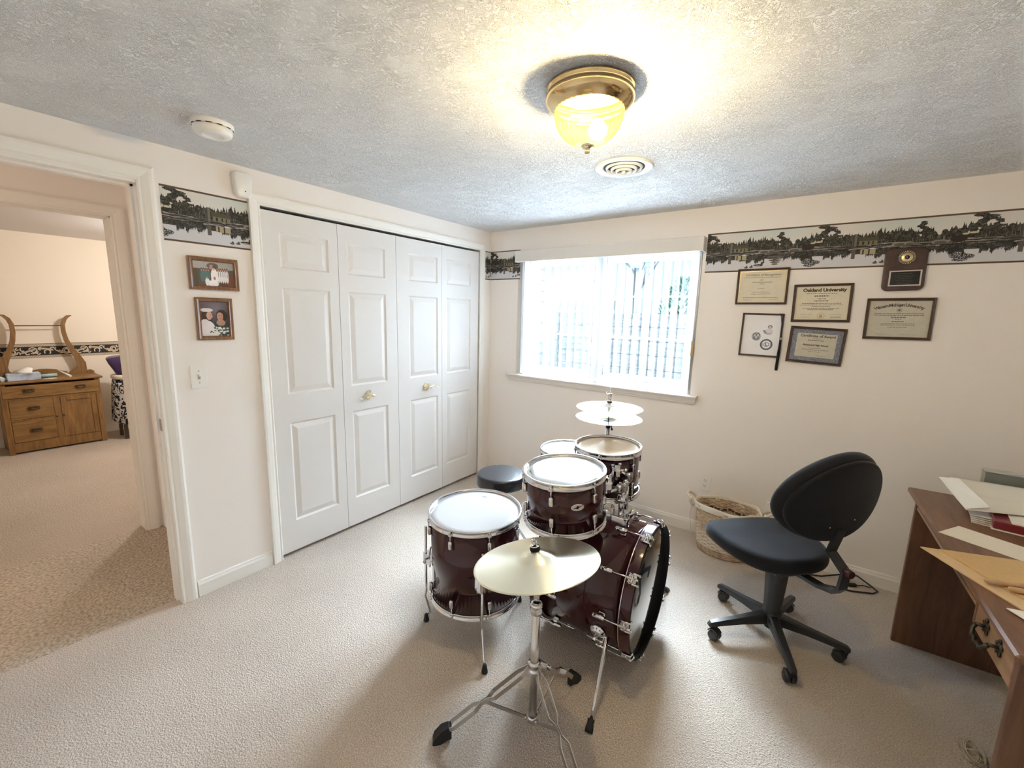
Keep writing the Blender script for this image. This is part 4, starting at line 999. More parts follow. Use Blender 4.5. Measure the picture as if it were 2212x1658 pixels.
MB(MBd).lathe([(.001, -.012), (.270, -.012), (.2785, -.016), (.2795, -.030)], 112).build('front_head', M_blackhead, bd)
MB(MBd).lathe([(.001, -Lb+.030), (.272, -Lb+.030), (.281, -Lb+.042)], 96).build('batter_head', M_batter, bd)
def claw(side, a):
    s_ = 1 if side else -1; z0 = 0 if side else -Lb
    Q = MBd @ R(a, 'Z')           # x radial outwards
    if not side: Q = Q @ T(0, 0, -Lb) @ R(PI, 'X')
    q = MB(Q)
    for sg in (-1, 1):      # two prongs hooking over the hoop
        q.tube([(.2995, sg*.017, -.034), (.3000, sg*.020, -.012), (.2990, sg*.020, .0035), (.2900, sg*.020, .0065), (.2820, sg*.019, .0055)], .0042, 6)
        q.sphere((.2880, sg*.0195, .0065), .0062, 8)
    q.box(.2960, .3015, -.022, .022, -.034, .000, bev=.002)
    q.tube([(.3015, -.021, -.018), (.3070, -.010, -.016), (.3085, 0, -.015), (.3070, .010, -.016), (.3015, .021, -.018)], .0048, 6)
    q.box(.2990, .3110, -.006, .006, -.038, -.004, bev=.002)
    c = q.build('claw_hook', M_chrome, bd)
    q = MB(Q); q.cyl((.3085, 0, -.125), (.3085, 0, .004), .0030, n=8); q.cyl((.3085, 0, -.006), (.3085, 0, .008), .0050, n=8); q.build('tension_rod', M_chrome, c)
    q = MB(Q @ T(Rb, 0, -.118)); q.box(-.001, .012, -.008, .008, -.014, .014, bev=.003); q.cyl((.030, 0, -.024), (.030, 0, .020), .0105, .0085, n=14); q.sphere((.030, 0, -.024), .0105, 12); q.box(.006, .028, -.006, .006, -.010, .010, bev=.002); q.build('lug', M_chrome, bd)
for k in range(10):
    claw(True, math.radians(-18+36*k)); claw(False, math.radians(-18+36*k))
# air vent grommet dots on the hoop wood
# spurs
def spur(sg, foot):
    c = Vector((1.915, -1.335, .316)); a = math.radians(112)*sg     # around the axis from the top
    d = Vector((0, -math.sin(a), math.cos(a))); s = Vector((0, -math.cos(a), -math.sin(a)))*sg
    p = c+d*Rb; B = basis((1, 0, 0), tuple(Vector(d).cross(Vector((1, 0, 0)))), d, tuple(p))
    q = MB(B); q.lathe([(.034, 0), (.036, .004), (.034, .010), (.026, .014), (.024, .020), (.018, .024), (.001, .025)], 24)
    for k in range(12):
        w_ = 2*PI*k/12; q.box(-.003, .003, .024, .031, .004, .016, M=R(w_, 'Z'), bev=.001)
    q.cyl((0, 0, .024), (0, 0, .052), .0085, n=14); q.cyl((-.022, 0, .040), (.020, 0, .040), .0045, n=8); q.box(-.034, -.020, -.006, .006, .034, .046, bev=.002)
    q.box(.012, .040, -.012, .012, .018, .048, bev=.004)
    q.build('spur_bracket', M_chrome, bd)
    p1 = p+d*.030+Vector((.050, 0, .012)); f = Vector((*foot, 0)); u = (f-p1)
    MB().tube([p+d*.032, p1+u*-.02, p1+u*.25, p1+u*.62, p1+u*.93], [.0085, .0085, .0085, .0065, .0062], 12).build('spur_leg', M_chrome, bd)
    A, L = align(p1+u*.88, f+Vector((0, 0, .004))); MB(A).lathe([(.001, 0), (.0125, 0), (.0135, .004), (.012, .014), (.0155, .032), (.0150, .045), (.009, L), (.001, L+.002)], 18).build('rubber_foot', M_rubber, bd)
spur(1, (2.007, -1.846)); spur(-1, (1.990, -.817))
# double tom holder on top of the bass drum
hd = thing('tom_holder', 'chrome double tom holder with ratchet arms on top of the bass drum', 'tom mount', (1.888, -1.34, .597))
q = MB(T(1.888, -1.34, .588)); q.pad(rrect(.085, .066, .010, 4), .046, .006); q.build('base_block', M_chrome, hd)
MB().cyl((1.915, -1.340, .626), (1.945, -1.335, .668), .0125, n=14).build('clamp_lever', M_chrome, hd)
q = MB(); q.box(-.050, -.038, -.012, .012, .59, .66, M=T(1.888, -1.34, 0), bev=.003); q.cyl((1.842, -1.340, .62), (1.842, -1.340, .655), .007, n=10); q.sphere((1.842, -1.34, .660), .009, 10); q.box(1.820, 1.862, -1.350, -1.330, .612, .620); q.build('wing_bolt', M_chrome, hd)
q = MB(); q.cyl((1.888, -1.345, .60), (1.886, -1.350, .775), .0145, n=20); q.cyl((1.902, -1.330, .66), (1.902, -1.332, .775), .0085, n=12); q.build('post', M_chrome, hd)
q = MB(); q.lathe([(.001, -.020), (.022, -.020), (.026, -.014), (.026, .014), (.022, .020), (.001, .020)], 24, basis((0, 0, 1), (-.2, .98, 0), (.98, .2, 0), (1.888, -1.348, .715)))
q.box(-.016, .020, -.020, .020, .75, .795, M=T(1.888, -1.348, 0), bev=.005); q.build('clamp_head', M_chrome, hd)
def arm(p0, p1, end, name='arm'):
    q = MB(); q.tube([p0, p1, end], .0075, 12)
    A, L = align(p0, p1); q.lathe([(.001, 0), (.015, 0), (.016, .006), (.016, L*.45), (.012, L*.5)], 16, A)
    q.build('l_arm', M_chrome, hd)
    q = MB(T(*p1)); q.lathe([(.001, -.013), (.021, -.013), (.023, -.008), (.023, .008), (.021, .013), (.001, .013)], 20, R(PI/2, 'Y')); q.build('ratchet', mat('dark_chrome', (.35, .34, .35), .18, 1.0), hd)
arm((1.888, -1.352, .778), (1.900, -1.420, .785), (1.868, -1.505, .790))
arm((1.895, -1.340, .785), (1.905, -1.325, .815), (1.850, -1.345, .850))
def tombracket(M, a, r, z, parent):
    q = MB(M @ R(a, 'Z') @ T(r, 0, z)); q.box(-.002, .006, -.024, .024, -.034, .034, bev=.004); q.box(.004, .040, -.016, .016, -.020, .020, bev=.007); q.cyl((.022, 0, -.030), (.022, 0, .040), .013, n=16); q.cyl((.022, .012, .012), (.022, .036, .012), .005, n=8); q.sphere((.022, .040, .012), .009, 10); q.cyl((.022, 0, .038), (.040, .010, .050), .005, n=8)
    q.build('mount_bracket', M_chrome, parent)
tombracket(M13, math.radians(34), .164, -.085, t13)
tombracket(M12, math.radians(-52), .149, -.080, t12)

# ------------------------------------------------------------------ cymbals
def cymbal_mat(name, c, rough=.26):
    m = mat(name, c, rough, 1.0); N, L, b = nodes(m)
    b.inputs['Anisotropic'].default_value = .80; b.inputs['Anisotropic Rotation'].default_value = .25
    tg = N.new('ShaderNodeTangent'); tg.direction_type = 'RADIAL'; tg.axis = 'Z'; L.new(tg.outputs[0], b.inputs['Tangent'])
    tc = N.new('ShaderNodeTexCoord'); sep = N.new('ShaderNodeSeparateXYZ'); L.new(tc.outputs['Object'], sep.inputs[0])
    cb = N.new('ShaderNodeCombineXYZ'); L.new(sep.outputs[0], cb.inputs[0]); L.new(sep.outputs[1], cb.inputs[1])
    ln = N.new('ShaderNodeVectorMath'); ln.operation = 'LENGTH'; L.new(cb.outputs[0], ln.inputs[0])
    mu = N.new('ShaderNodeMath'); mu.operation = 'MULTIPLY'; mu.inputs[1].default_value = 2*PI/.0042; L.new(ln.outputs['Value'], mu.inputs[0])
    sn_ = N.new('ShaderNodeMath'); sn_.operation = 'SINE'; L.new(mu.outputs[0], sn_.inputs[0])
    bp = N.new('ShaderNodeBump'); bp.inputs['Strength'].default_value = .22; bp.inputs['Distance'].default_value = .0003
    L.new(sn_.outputs[0], bp.inputs['Height']); L.new(bp.outputs['Normal'], b.inputs['Normal'])
    return m
M_cym = cymbal_mat('lathed_brass_cymbal', (.92, .87, .69), .32); M_hh = cymbal_mat('pale_cymbal', (.86, .83, .74), .22)
def cymbal(R_, bell, bh, bow):
    pr = []
    for k in range(9):
        t = k/8; pr.append((max(.006, bell*t), bh*(math.cos(t*PI*.5)**.8)+bow*(1-(bell*t/R_)**1.6)))
    pr2 = []
    for k in range(1, 19):
        r_ = bell+(R_-bell)*k/18; pr2.append((r_, bow*(1-(r_/R_)**1.6)))
    p = pr+pr2; base = p[-1]
    return p+[(R_, -.0008)]+[(r_, z-.0012) for r_, z in reversed(p[:-1])]
def cym_obj(C, tx, ty, R_, bell, bh, bow, m, parent, name='cymbal'):
    M = tiltM(C, tx, ty); pr = cymbal(R_, bell, bh, bow)
    if parent is None:
        o = MB().lathe(pr, 128, closed=True).build(name, m); o.matrix_world = M; return o, M
    o = MB().lathe(pr, 128, closed=True).build(name, m, parent, matrix=M); return o, M
cs = thing('cymbal_stand', 'chrome double-braced cymbal stand in front of the drums', 'stand', (1.83, -1.965, 0))
PX, PY = 1.83, -1.965
cr, Mc = cym_obj((1.853, -2.012, .710), -.200, .027, .2135, .064, .020, .020, M_cym, None, 'crash_cymbal')
one(cr, 'large tilted golden crash cymbal on the stand in front of the floor tom', 'cymbal')
q = MB(); q.cyl((PX, PY, .05), (PX, PY, .500), .0150, n=24); q.build('base_tube', M_steel, cs)
q = MB(); q.lathe([(.015, .478), (.021, .480), (.0225, .486), (.0225, .500), (.020, .506), (.0235, .510), (.0235, .517), (.018, .522), (.0125, .523)], 28, T(PX, PY, 0)); q.build('tube_collar', M_chrome, cs)
q = MB(); q.cyl((PX, PY, .51), (PX, PY, .60), .0115, n=20); q.lathe([(.012, .555), (.019, .558), (.019, .580), (.012, .584)], 20, T(PX, PY, 0)); q.cyl((PX-.01, PY-.01, .568), (PX-.040, PY-.022, .568), .0035, n=8); q.box(PX-.048, PX-.038, PY-.030, PY-.014, .560, .576, bev=.002); q.build('upper_tube', M_chrome, cs)
q = MB(); q.sphere((PX, PY, .622), .020, 14, (1, .8, 1.1)); q.cyl((PX+.008, PY-.02, .62), (PX+.010, PY-.045, .62), .004, n=8); q.box(PX, PX+.022, PY-.052, PY-.044, .612, .628, bev=.003)
q.build('tilter', M_chrome, cs)
q = MB(); q.cyl((PX, PY, .60), Mc @ Vector((0, 0, -.045)), .007, n=12); q.build('tilter_arm', M_chrome, cs)
q = MB(Mc); q.cyl((0, 0, -.055), (0, 0, .072), .0035, n=10); q.cyl((0, 0, -.045), (0, 0, -.006), .009, n=14); q.build('tilter_rod', M_chrome, cs)
MB(Mc).lathe([(.004, .040), (.0165, .040), (.0175, .044), (.0175, .050), (.016, .053), (.004, .053)], 24, closed=True).build('felt', mat('black_felt', (.012, .012, .012), .95), cs)
MB(Mc).lathe([(.004, .0532), (.0155, .0534), (.0160, .0546), (.0125, .0556), (.004, .0556)], 24, closed=True).build('washer', M_chrome, cs)
q = MB(Mc); q.cyl((0, 0, .0556), (0, 0, .070), .0052, n=12); 
for sg in (-1, 1): q.tube([(sg*.004, 0, .060), (sg*.010, 0, .066), (sg*.009, 0, .074), (sg*.005, 0, .072)], .0018, 6)
q.cyl((0, 0, .070), (0, 0, .079), .0035, n=10); q.build('wing_nut', M_chrome, cs)
ZC = .262
q = MB(T(PX, PY, 0)); q.lathe([(.0155, ZC-.028), (.022, ZC-.028), (.0225, ZC-.010), (.0185, ZC-.006), (.0185, ZC+.006), (.0235, ZC+.010), (.0235, ZC+.022), (.0160, ZC+.026)], 28); q.cyl((.018, .006, ZC+.012), (.050, .018, ZC+.012), .0035, n=8); q.box(.044, .060, .012, .022, ZC+.004, ZC+.020, bev=.002); q.build('leg_collar', M_chrome, cs)
q = MB(T(PX, PY, 0)); q.lathe([(.0155, .034), (.019, .034), (.019, .056), (.0155, .056)], 20); q.build('hub', M_chrome, cs)
def strip(b, pts, w, t, side):
    b.tube(pts, 1, 4, flat=(t/2*1.414, w/2*1.414, side))
def stand_leg(foot, bulge=.017):
    f = Vector((*foot, 0)); o = Vector((PX, PY, 0)); d = (f-o); r = d.length; d.normalize(); s = Vector((-d.y, d.x, 0))
    def P(rr, z, lat): return o+d*rr+s*lat+Vector((0, 0, z))
    q = MB(); za, zb = ZC, .030
    def Z(t): return za+(zb-za)*t
    mid = .52
    for sg in (-1, 1):
        up_ = (d*-.3+Vector((0, 0, 1))).normalized(); ln_ = (P(r, zb, 0)-P(.02, za, 0)).normalized(); up_ = s.cross(ln_).normalized()
        pts = [P(.020, Z(0), .004*sg), P(.05, Z(.10), bulge*sg*.9), P(.062, Z(.14), bulge*sg), P(r*mid-.035, Z(mid-.10), bulge*sg), P(r*mid-.012, Z(mid-.03), .0025*sg), P(r*mid+.012, Z(mid+.03), .0025*sg), P(r*mid+.035, Z(mid+.10), bulge*sg), P(r-.055, Z(.87), bulge*sg), P(r-.030, Z(.94), .006*sg)]
        strip(q, pts, .017, .0024, tuple(s))
    lg = q.build('leg', M_steel, cs)
    q = MB(); p0 = P(r*mid, Z(mid), 0); p1 = P(.026, .050, 0)
    strip(q, [p0, p0*.5+p1*.5, p1], .013, .003, tuple(s)); q.cyl(p1-s*.008, p1+s*.008, .005, n=8); q.build('brace', M_steel, cs)
    A = basis(d, s, (0, 0, 1), tuple(o+d*(r-.004)))
    rings = []
    for (x, zt, w) in ((-.046, .058, .009), (-.034, .062, .014), (-.008, .050, .018), (.016, .022, .019), (.022, .004, .017)):
        rings.append([(x, -w, max(0, zt-.050) if x < -.02 else 0), (x, w, max(0, zt-.050) if x < -.02 else 0), (x, w, zt), (x, -w, zt)])
    MB(A).loft(rings, True, False).build('rubber_foot', M_rubber, cs)
stand_leg((1.585, -2.214)); stand_leg((1.860, -1.672)); stand_leg((2.105, -2.085))

# hi-hat
HX, HY = 1.645, -.980
hs = thing('hi_hat_stand', 'hi-hat stand rising behind the mounted toms', 'stand', (HX, HY, 0))
MB().cyl((HX, HY, .10), (HX, HY, .93), .0115, n=16).build('lower_tube', M_chrome, hs)
MB().cyl((HX, HY, .86), (HX, HY, .96), .0100, n=16).build('upper_tube', mat('dark_tube', (.10, .10, .11), .3, 1.0), hs)
MB().cyl((HX, HY, .90), (HX, HY, 1.148), .0032, n=10).build('pull_rod', M_chrome, hs)
q = MB(T(HX, HY, 0)); q.lathe([(.0115, .925), (.0135, .930), (.0145, .948), (.028, .958), (.029, .964), (.001, .966)], 24); q.cyl((.018, 0, .95), (.022, 0, .925), .003, n=8); q.sphere((.022, 0, .922), .007, 10); q.build('cymbal_seat', M_black, hs)
q = MB(T(HX, HY, 0)); q.lathe([(.001, 1.055), (.012, 1.058), (.0165, 1.070), (.016, 1.074), (.001, 1.076)], 20); q.build('clutch_felt', M_black, hs)
q = MB(T(HX, HY, 0)); q.lathe([(.001, 1.074), (.012, 1.075), (.012, 1.080), (.008, 1.082), (.008, 1.086), (.0115, 1.088), (.0115, 1.092), (.010, 1.094), (.010, 1.112), (.012, 1.114), (.012, 1.119), (.001, 1.120)], 20); q.cyl((-.008, 0, 1.106), (-.020, 0, 1.118), .0025, n=8); q.sphere((-.021, 0, 1.120), .0045, 8); q.sphere((0, 0, 1.148), .0042, 8); q.build('clutch', M_chrome, hs)
for k in range(3):
    a = 1.2+2*PI*k/3; d = Vector((math.cos(a), math.sin(a), 0)); o = Vector((HX, HY, 0)); q = MB()
    q.tube([o+d*.015+Vector((0, 0, .30)), o+d*.24+Vector((0, 0, .02))], .006, 6); q.build('leg', M_chrome, hs)
    MB().box(-.014, .018, -.012, .012, 0, .028, M=basis(d, (-d.y, d.x, 0), (0, 0, 1), tuple(o+d*.245)), bev=.005).build('rubber_foot', M_rubber, hs)
MB().box(HX-.20, HX-.02, HY-.04, HY+.04, .0, .016, bev=.004).build('pedal', M_steel, hs)
c1, _ = cym_obj((HX, HY, 1.040), .0, -.008, .178, .052, .018, .014, M_hh, None, 'hi_hat_cymbal'); one(c1, 'upper of the two hi-hat cymbals below the window, mirroring the daylight', 'cymbal', 'hi-hat cymbals')
o2 = MB().lathe([(r_, -z) for r_, z in cymbal(.178, .052, .018, .014)], 128, closed=True).build('hi_hat_cymbal', M_hh); o2.matrix_world = tiltM((HX, HY, .984), .0, .0); one(o2, 'lower of the two hi-hat cymbals, resting on the black stand cup', 'cymbal', 'hi-hat cymbals')

# ------------------------------------------------------------------ office chair
CXc, CYc = 2.495, -.862
ch = thing('office_chair', 'black fabric swivel task chair with a rounded back and five castor legs', 'office chair', (CXc, CYc, 0))
M_fab = mat('black_woven_fabric', (.010, .011, .015), .85, sheen=.14, bump=(500, .5, .001, 2), spec=.2)
M_nyl = mat('black_nylon', (.018, .020, .024), .38)
for k in range(5):
    a = math.radians(3.5+72*k); d = Vector((math.cos(a), math.sin(a), 0)); s = Vector((-d.y, d.x, 0)); A = basis(d, s, (0, 0, 1), (CXc, CYc, 0))
    rings = []
    for (x, zt, zb, w) in ((.0, .135, .085, .022), (.05, .132, .082, .022), (.15, .112, .080, .0185), (.26, .094, .070, .0155), (.302, .086, .064, .0145), (.312, .078, .066, .010)):
        rings.append([(x, -w, zb), (x, w, zb), (x, w, zt-.008), (x, w*.7, zt), (x, -w*.7, zt), (x, -w, zt-.008)])
    lg = MB(A).loft(rings, True, False).build('base_leg', M_nyl, ch)
    sw_ = R(rnd.uniform(-1.2, 1.2)+PI, 'Z'); C_ = A @ T(.292, 0, 0) @ sw_
    q = MB(C_); q.cyl((0, 0, .048), (0, 0, .070), .0085, n=12)
    pts = [(.026+.030*math.cos(t), 0, .028+.030*math.sin(t)) for t in [math.radians(x) for x in range(20, 181, 20)]]
    q.tube([(-.002, 0, .050)]+[(.014+.028*math.cos(t), 0, .028+.028*math.sin(t)) for t in [math.radians(x) for x in (150, 120, 90, 60, 30)]], 1, 4, flat=(.004, .026, (0, 0, 1)))
    cs_ = q.build('caster', M_nyl, lg)
    for sg in (-1, 1):
        MB(C_ @ T(.016, sg*.0125, .0255) @ R(PI/2, 'X')).lathe([(.001, -.010), (.020, -.010), (.0245, -.007), (.0255, 0), (.0245, .007), (.020, .010), (.001, .010)], 24).build('wheel', M_nyl, lg)
MB(T(CXc, CYc, 0)).lathe([(.001, .055), (.026, .055), (.030, .075), (.040, .082), (.042, .135), (.036, .145)], 28).build('hub', M_nyl, ch)
MB(T(CXc, CYc, 0)).lathe([(.038, .14), (.041, .22), (.046, .30), (.050, .385), (.048, .392), (.001, .392)], 32).build('column_cover', mat('grey_black_plastic', (.030, .031, .034), .45), ch)
ph = math.radians(135.7); f_ = Vector((math.cos(ph), math.sin(ph), 0)); s_ = Vector((-f_.y, f_.x, 0))
SM = basis(f_, s_, (0, 0, 1), (CXc, CYc, 0))
def seatfn(p):
    x, y, z = p; t = (x-.10)/.25
    z += -.045*max(0, t-.25)**2*1.2+.018*abs(y/.23)**3-.010*(1-min(1, abs(t)))
    return (x, y, z)
out = [(x, y*(1.0+.04*(x-.10)/.25)) for x, y in supere(.250, .238, 2.7, 64, .10, 0)]
MB(SM @ T(0, 0, .408) @ R(.02, 'Y')).pad(out, .078, .034, dome=.006, fn=seatfn).build('seat', M_fab, ch)
MB(SM).box(-.10, .20, -.09, .09, .378, .410, bev=.012).build('seat_mechanism', M_nyl, ch)
MB(SM).tube([(.05, -.10, .395), (.05, -.21, .392), (.05, -.27, .40)], .006, 8).build('height_lever', M_nyl, ch)
le = .20; u_ = Vector((0, 0, 1))*math.cos(le)-f_*math.sin(le); Cb = Vector((CXc, CYc, .818))-f_*.242
nb = s_.cross(u_)      # s x u = f-ish
ro = -.30; sr_ = s_*math.cos(ro)+u_*math.sin(ro); ur_ = -s_*math.sin(ro)+u_*math.cos(ro)
BM = basis(sr_, ur_, nb, tuple(Cb))
bo = [(x*(1-.06*max(0, y/.215)), y) for x, y in supere(.236, .200, 2.0, 64)]
def backfn(p): x, y, z = p; return (x, y, z+.9*x*x-.25*max(0, y)**2*0)
MB(BM @ T(0, 0, -.012)).pad([(x, y) for x, y in bo], .062, .028, fn=backfn).build('backrest', M_fab, ch)
MB(BM @ T(0, 0, -.030)).pad([(x*.93, y*.93) for x, y in bo], .022, .010, fn=backfn).build('back_panel', mat('black_back_cover', (.010, .010, .012), .8, sheen=.2, spec=.15), ch)
MB(BM).sphere((.055, -.10, -.029), .0035, 8).build('screw', M_steel, ch); MB(BM).sphere((-.055, -.10, -.029), .0035, 8).build('screw', M_steel, ch)
q = MB(T(*(-s_*.028))); B0 = Cb-u_*.12-nb*.035*(1 if nb.dot(f_) > 0 else -1)
pts = [B0, Cb-u_*.24-f_*.03, Vector((CXc, CYc, .53))-f_*.300, Vector((CXc, CYc, .455))-f_*.292, Vector((CXc, CYc, .425))-f_*.270, Vector((CXc, CYc, .405))-f_*.20, Vector((CXc, CYc, .392))-f_*.08]
q.tube(pts, 1, 4, flat=(.010, .030, tuple(f_))); q.build('back_support_bar', M_nyl, ch)
q = MB(); c0 = Vector((CXc, CYc, .535))-f_*.298-s_*.028; q.cyl(c0, c0-f_*.028, .018, .015, n=16); q.build('adjustment_knob', mat('dark_maroon_plastic', (.045, .008, .012), .4), ch)

# ------------------------------------------------------------------ wicker basket
bk = thing('wicker_basket', 'oval wicker basket with a cream cloth liner and loop handles against the wall', 'basket', (2.17, -.16, 0))
bx, by = 2.165, -.165
q = MB(); rows = 26
for r_ in range(rows):
    t = r_/(rows-1); z = .010+t*.300; ax_ = .158+.030*t; ay_ = .112+.020*t; pts = []
    for k in range(96):
        a = 2*PI*k/96; w_ = 1+.022*math.sin(18*a+PI*(r_ % 2)); pts.append((bx+ax_*w_*math.cos(a), by+ay_*w_*math.sin(a), z+.0015*math.sin(18*a)))
    q.tube(pts, .0062, 5, closed=True)
q.build('woven_body', mat('pale_wicker', (.56, .42, .30), .75, noise=(45, .30, 4)), bk)
q = MB()
for k in range(18):
    a = 2*PI*(k+.5)/18+PI/36; q.tube([(bx+.156*math.cos(a), by+.110*math.sin(a), .004), (bx+.186*math.cos(a), by+.130*math.sin(a), .318)], .004, 5)
q.build('stakes', mat('wicker_stake', (.50, .36, .24), .8), bk)
MB().lathe([(1e-3, .008), (.155, .008)], 40, T(bx, by, 0) @ Matrix.Diagonal((1, .71, 1, 1))).build('bottom', M_shellin, bk)
M_lin = mat('cream_cotton', (.74, .69, .60), .9, bump=(40, .4, .004))
nt = M_lin.node_tree; 
rings = []
for (g, z, wv) in ((.90, .05, 0), (.94, .20, .01), (.965, .29, .02), (.985, .325, .03), (1.02, .334, .03), (1.055, .322, .03), (1.06, .296, .04)):
    rings.append([(bx+.190*g*(1+wv*math.sin(7*a+g*9))*math.cos(a), by+.134*g*(1+wv*math.sin(7*a+g*9))*math.sin(a), z+.006*math.sin(5*a+g*5)*(1 if z > .28 else 0)) for a in [2*PI*k/96 for k in range(96)]])
MB().loft(rings, False, True).build('cloth_liner', M_lin, bk)
def liner_print():
    q = MB(); rr = random.Random(5)
    for k in range(9):
        a = .5+2.3*k/9; c = (bx+.178*math.cos(a), by+.124*math.sin(a), .235+.004*math.sin(k*3))
        for j in range(5):
            a2 = a+(j-2)*.035; q.box(-.006, .006, -.0012, .0012, -.010*rr.uniform(.3, 1), .010*rr.uniform(.3, 1), M=T(bx+.174*math.cos(a2), by+.121*math.sin(a2), .245+.006*math.sin(a2*9)) @ R(math.atan2(.121*math.cos(a2), -.174*math.sin(a2)), 'Z'))
    return q
liner_print().build('liner_print', mat('brown_print', (.10, .055, .035), .9), bk)
for sg in (-1, 1):
    hx = bx+sg*.196; pts = [(hx, by-.055, .300), (hx+sg*.028, by-.046, .335), (hx+sg*.052, by-.02, .352), (hx+sg*.052, by+.02, .352), (hx+sg*.028, by+.046, .335), (hx, by+.055, .300)]
    MB().tube(pts, .0085, 10).build('handle', mat('cream_wrapped_handle', (.66, .57, .46), .85, bump=(80, .5, .002)), bk)
    q = MB()
    for k in range(3): q.tube([(hx+sg*.006, by-.058+.01*k, .285), (hx+sg*.030, by-.050+.006*k, .318), (hx+sg*.020, by-.062+.012*k, .345)], .007, 6)
    q.build('tie', M_lin, bk)
MB().tube([(bx-.21, by-.03, .30), (bx-.222, by-.03, .22), (bx-.205, by-.04, .12), (bx-.2, by-.05, .03)], 1, 4, flat=(.0015, .010, (1, 0, 0))).build('cloth_tie', M_lin, bk)
# cable on the floor
one(MB().tube([(2.36, -.10, .03), (2.48, -.17, .008), (2.66, -.20, .006), (2.84, -.165, .006), (2.94, -.12, .008), (2.965, -.085, .010), (2.93, -.055, .020), (2.87, -.035, .045), (2.80, -.04, .030), (2.70, -.10, .008), (2.62, -.13, .006)], .0045, 8).build('power_cable', M_black), 'black power cable looping on the carpet along the wall behind the chair', 'cable')
q = thing('cable_tap', 'small black inline plug on the floor beside the power cable', 'plug', (2.845, -.10, 0))
MB().box(-.026, .026, -.010, .010, .004, .022, M=T(2.845, -.10, 0) @ R(.5, 'Z'), bev=.005).build('plug_body', M_black, q)
MB().tube([(2.865, -.09, .012), (2.90, -.07, .014), (2.935, -.072, .015)], .003, 6).build('plug_lead', M_black, q)

# ------------------------------------------------------------------ desk
e_ = Vector((.9992, .0393, 0)); n_ = Vector((-.0393, .9992, 0)); DM = basis(e_, n_, (0, 0, 1), (2.956, -.435, 0))
dk = thing('writing_desk', 'brown wooden writing desk with a front drawer, seen from its end', 'desk', (2.956, -.435, 0))
DW = .66; LN = 1.262
q = MB(DM); q.box(0, DW, -LN, 0, .737, .760, bev=.006); q.build('desk_top', M_deskY, dk)
q = MB(DM); q.box(.022, DW-.02, -.088, -.066, 0, .737, bev=.002); q.build('side_panel', M_deskZ, dk)
q = MB(DM); q.box(.018, .062, -LN+.022, -LN+.052, 0, .737, bev=.003); q.box(.062, DW-.02, -LN+.028, -LN+.046, 0, .737); q.build('side_panel', M_deskZ, dk)
q = MB(DM); q.box(DW-.05, DW-.03, -LN+.05, -.088, .30, .737); q.build('back_panel', M_deskZ, dk)
q = MB(DM); q.box(.040, .056, -.935, -.088, .690, .737); q.build('apron', M_deskY, dk)
MB(DM).box(.026, .038, -.930, -.092, .684, .696, bev=.002).build('rail', M_deskF, dk)
q = MB(DM); q.box(.020, .058, -.938, -.922, .640, .737, bev=.002); q.build('divider', M_deskZ, dk)
dr = MB(DM); dr.box(.020, .040, -1.206, -.940, .632, .733, bev=.004); drw = dr.build('drawer', M_deskF, dk)
q = MB(DM); q.box(.040, .50, -1.200, -.946, .640, .650); q.box(.040, .50, -.956, -.946, .640, .725); q.box(.040, .50, -1.200, -1.190, .640, .725); q.build('drawer_box', M_deskY, drw)
q = MB(DM @ T(.020, -1.075, .690))
for sg in (-1, 1):
    q.lathe([(.001, .006), (.008, .005), (.014, .002), (.016, 0)], 16, T(0, sg*.048, 0) @ basis((0, 1, 0), (0, 0, 1), (-1, 0, 0)) if False else T(0, sg*.048, 0) @ R(-PI/2, 'Y'))
    for k in range(5):
        a = 2*PI*k/5+.3; q.sphere((-.003, sg*.048+.016*math.cos(a), .018*math.sin(a)), .007, 8, (.5, 1, 1))
    q.cyl((0, sg*.048, 0), (-.024, sg*.048, 0), .005, n=10)
q.tube([(-.022, -.048, 0), (-.028, -.046, -.012), (-.032, -.030, -.026), (-.030, -.012, -.024), (-.034, 0, -.030), (-.030, .012, -.024), (-.032, .030, -.026), (-.028, .046, -.012), (-.022, .048, 0)], .0055, 8)
q.build('bail_handle', mat('blackened_brass', (.060, .050, .040), .45, .8), drw)
# things on the desk
def sheet(poly3, th, m, name, label, cat, curl=0):
    n = len(poly3); vs = [Vector(p) for p in poly3]; top = [v+Vector((0, 0, th)) for v in vs]
    q = MB(); q.add([tuple(v) for v in vs]+[tuple(v) for v in top], [tuple(reversed(range(n))), tuple(range(n, 2*n))]+[(i, (i+1) % n, n+(i+1) % n, n+i) for i in range(n)])
    return one(q.build(name, m), label, cat)
M_manila = mat('manila_paper', (.62, .42, .20), .7, noise=(60, .05)); M_manila2 = mat('light_manila', (.66, .48, .28), .7, noise=(50, .05))
M_offw = mat('cream_paper', (.74, .68, .56), .75)
# binder with papers
bn = thing('maroon_binder', 'dark red binder with white pages lying under the large white envelope', 'binder', (3.16, -.80, .76))
Mbn = T(3.155, -.806, .7605) @ R(-.13, 'Z')
MB(Mbn).box(-.004, .300, -.004, .240, 0, .004, bev=.001).build('pages', M_paper, bn)
MB(Mbn).box(0, .300, 0, .235, .004, .036, bev=.004).build('cover', mat('dark_red_vinyl', (.17, .010, .018), .4, coat=.2), bn)
MB(Mbn).box(.045, .300, .004, .230, .036, .041).build('label_card', M_paper, bn)
q = MB(T(3.11, -.745, .7605) @ R(-.20, 'Z')); 
for k in range(5): q.box(.0-.002*k, .08, -.03+.004*k, .16, .006*k, .006*k+.0012, M=R(.03*k, 'Z'))
one(q.build('loose_papers', M_paper), 'few loose white sheets fanned at the left end of the dark red binder', 'papers')
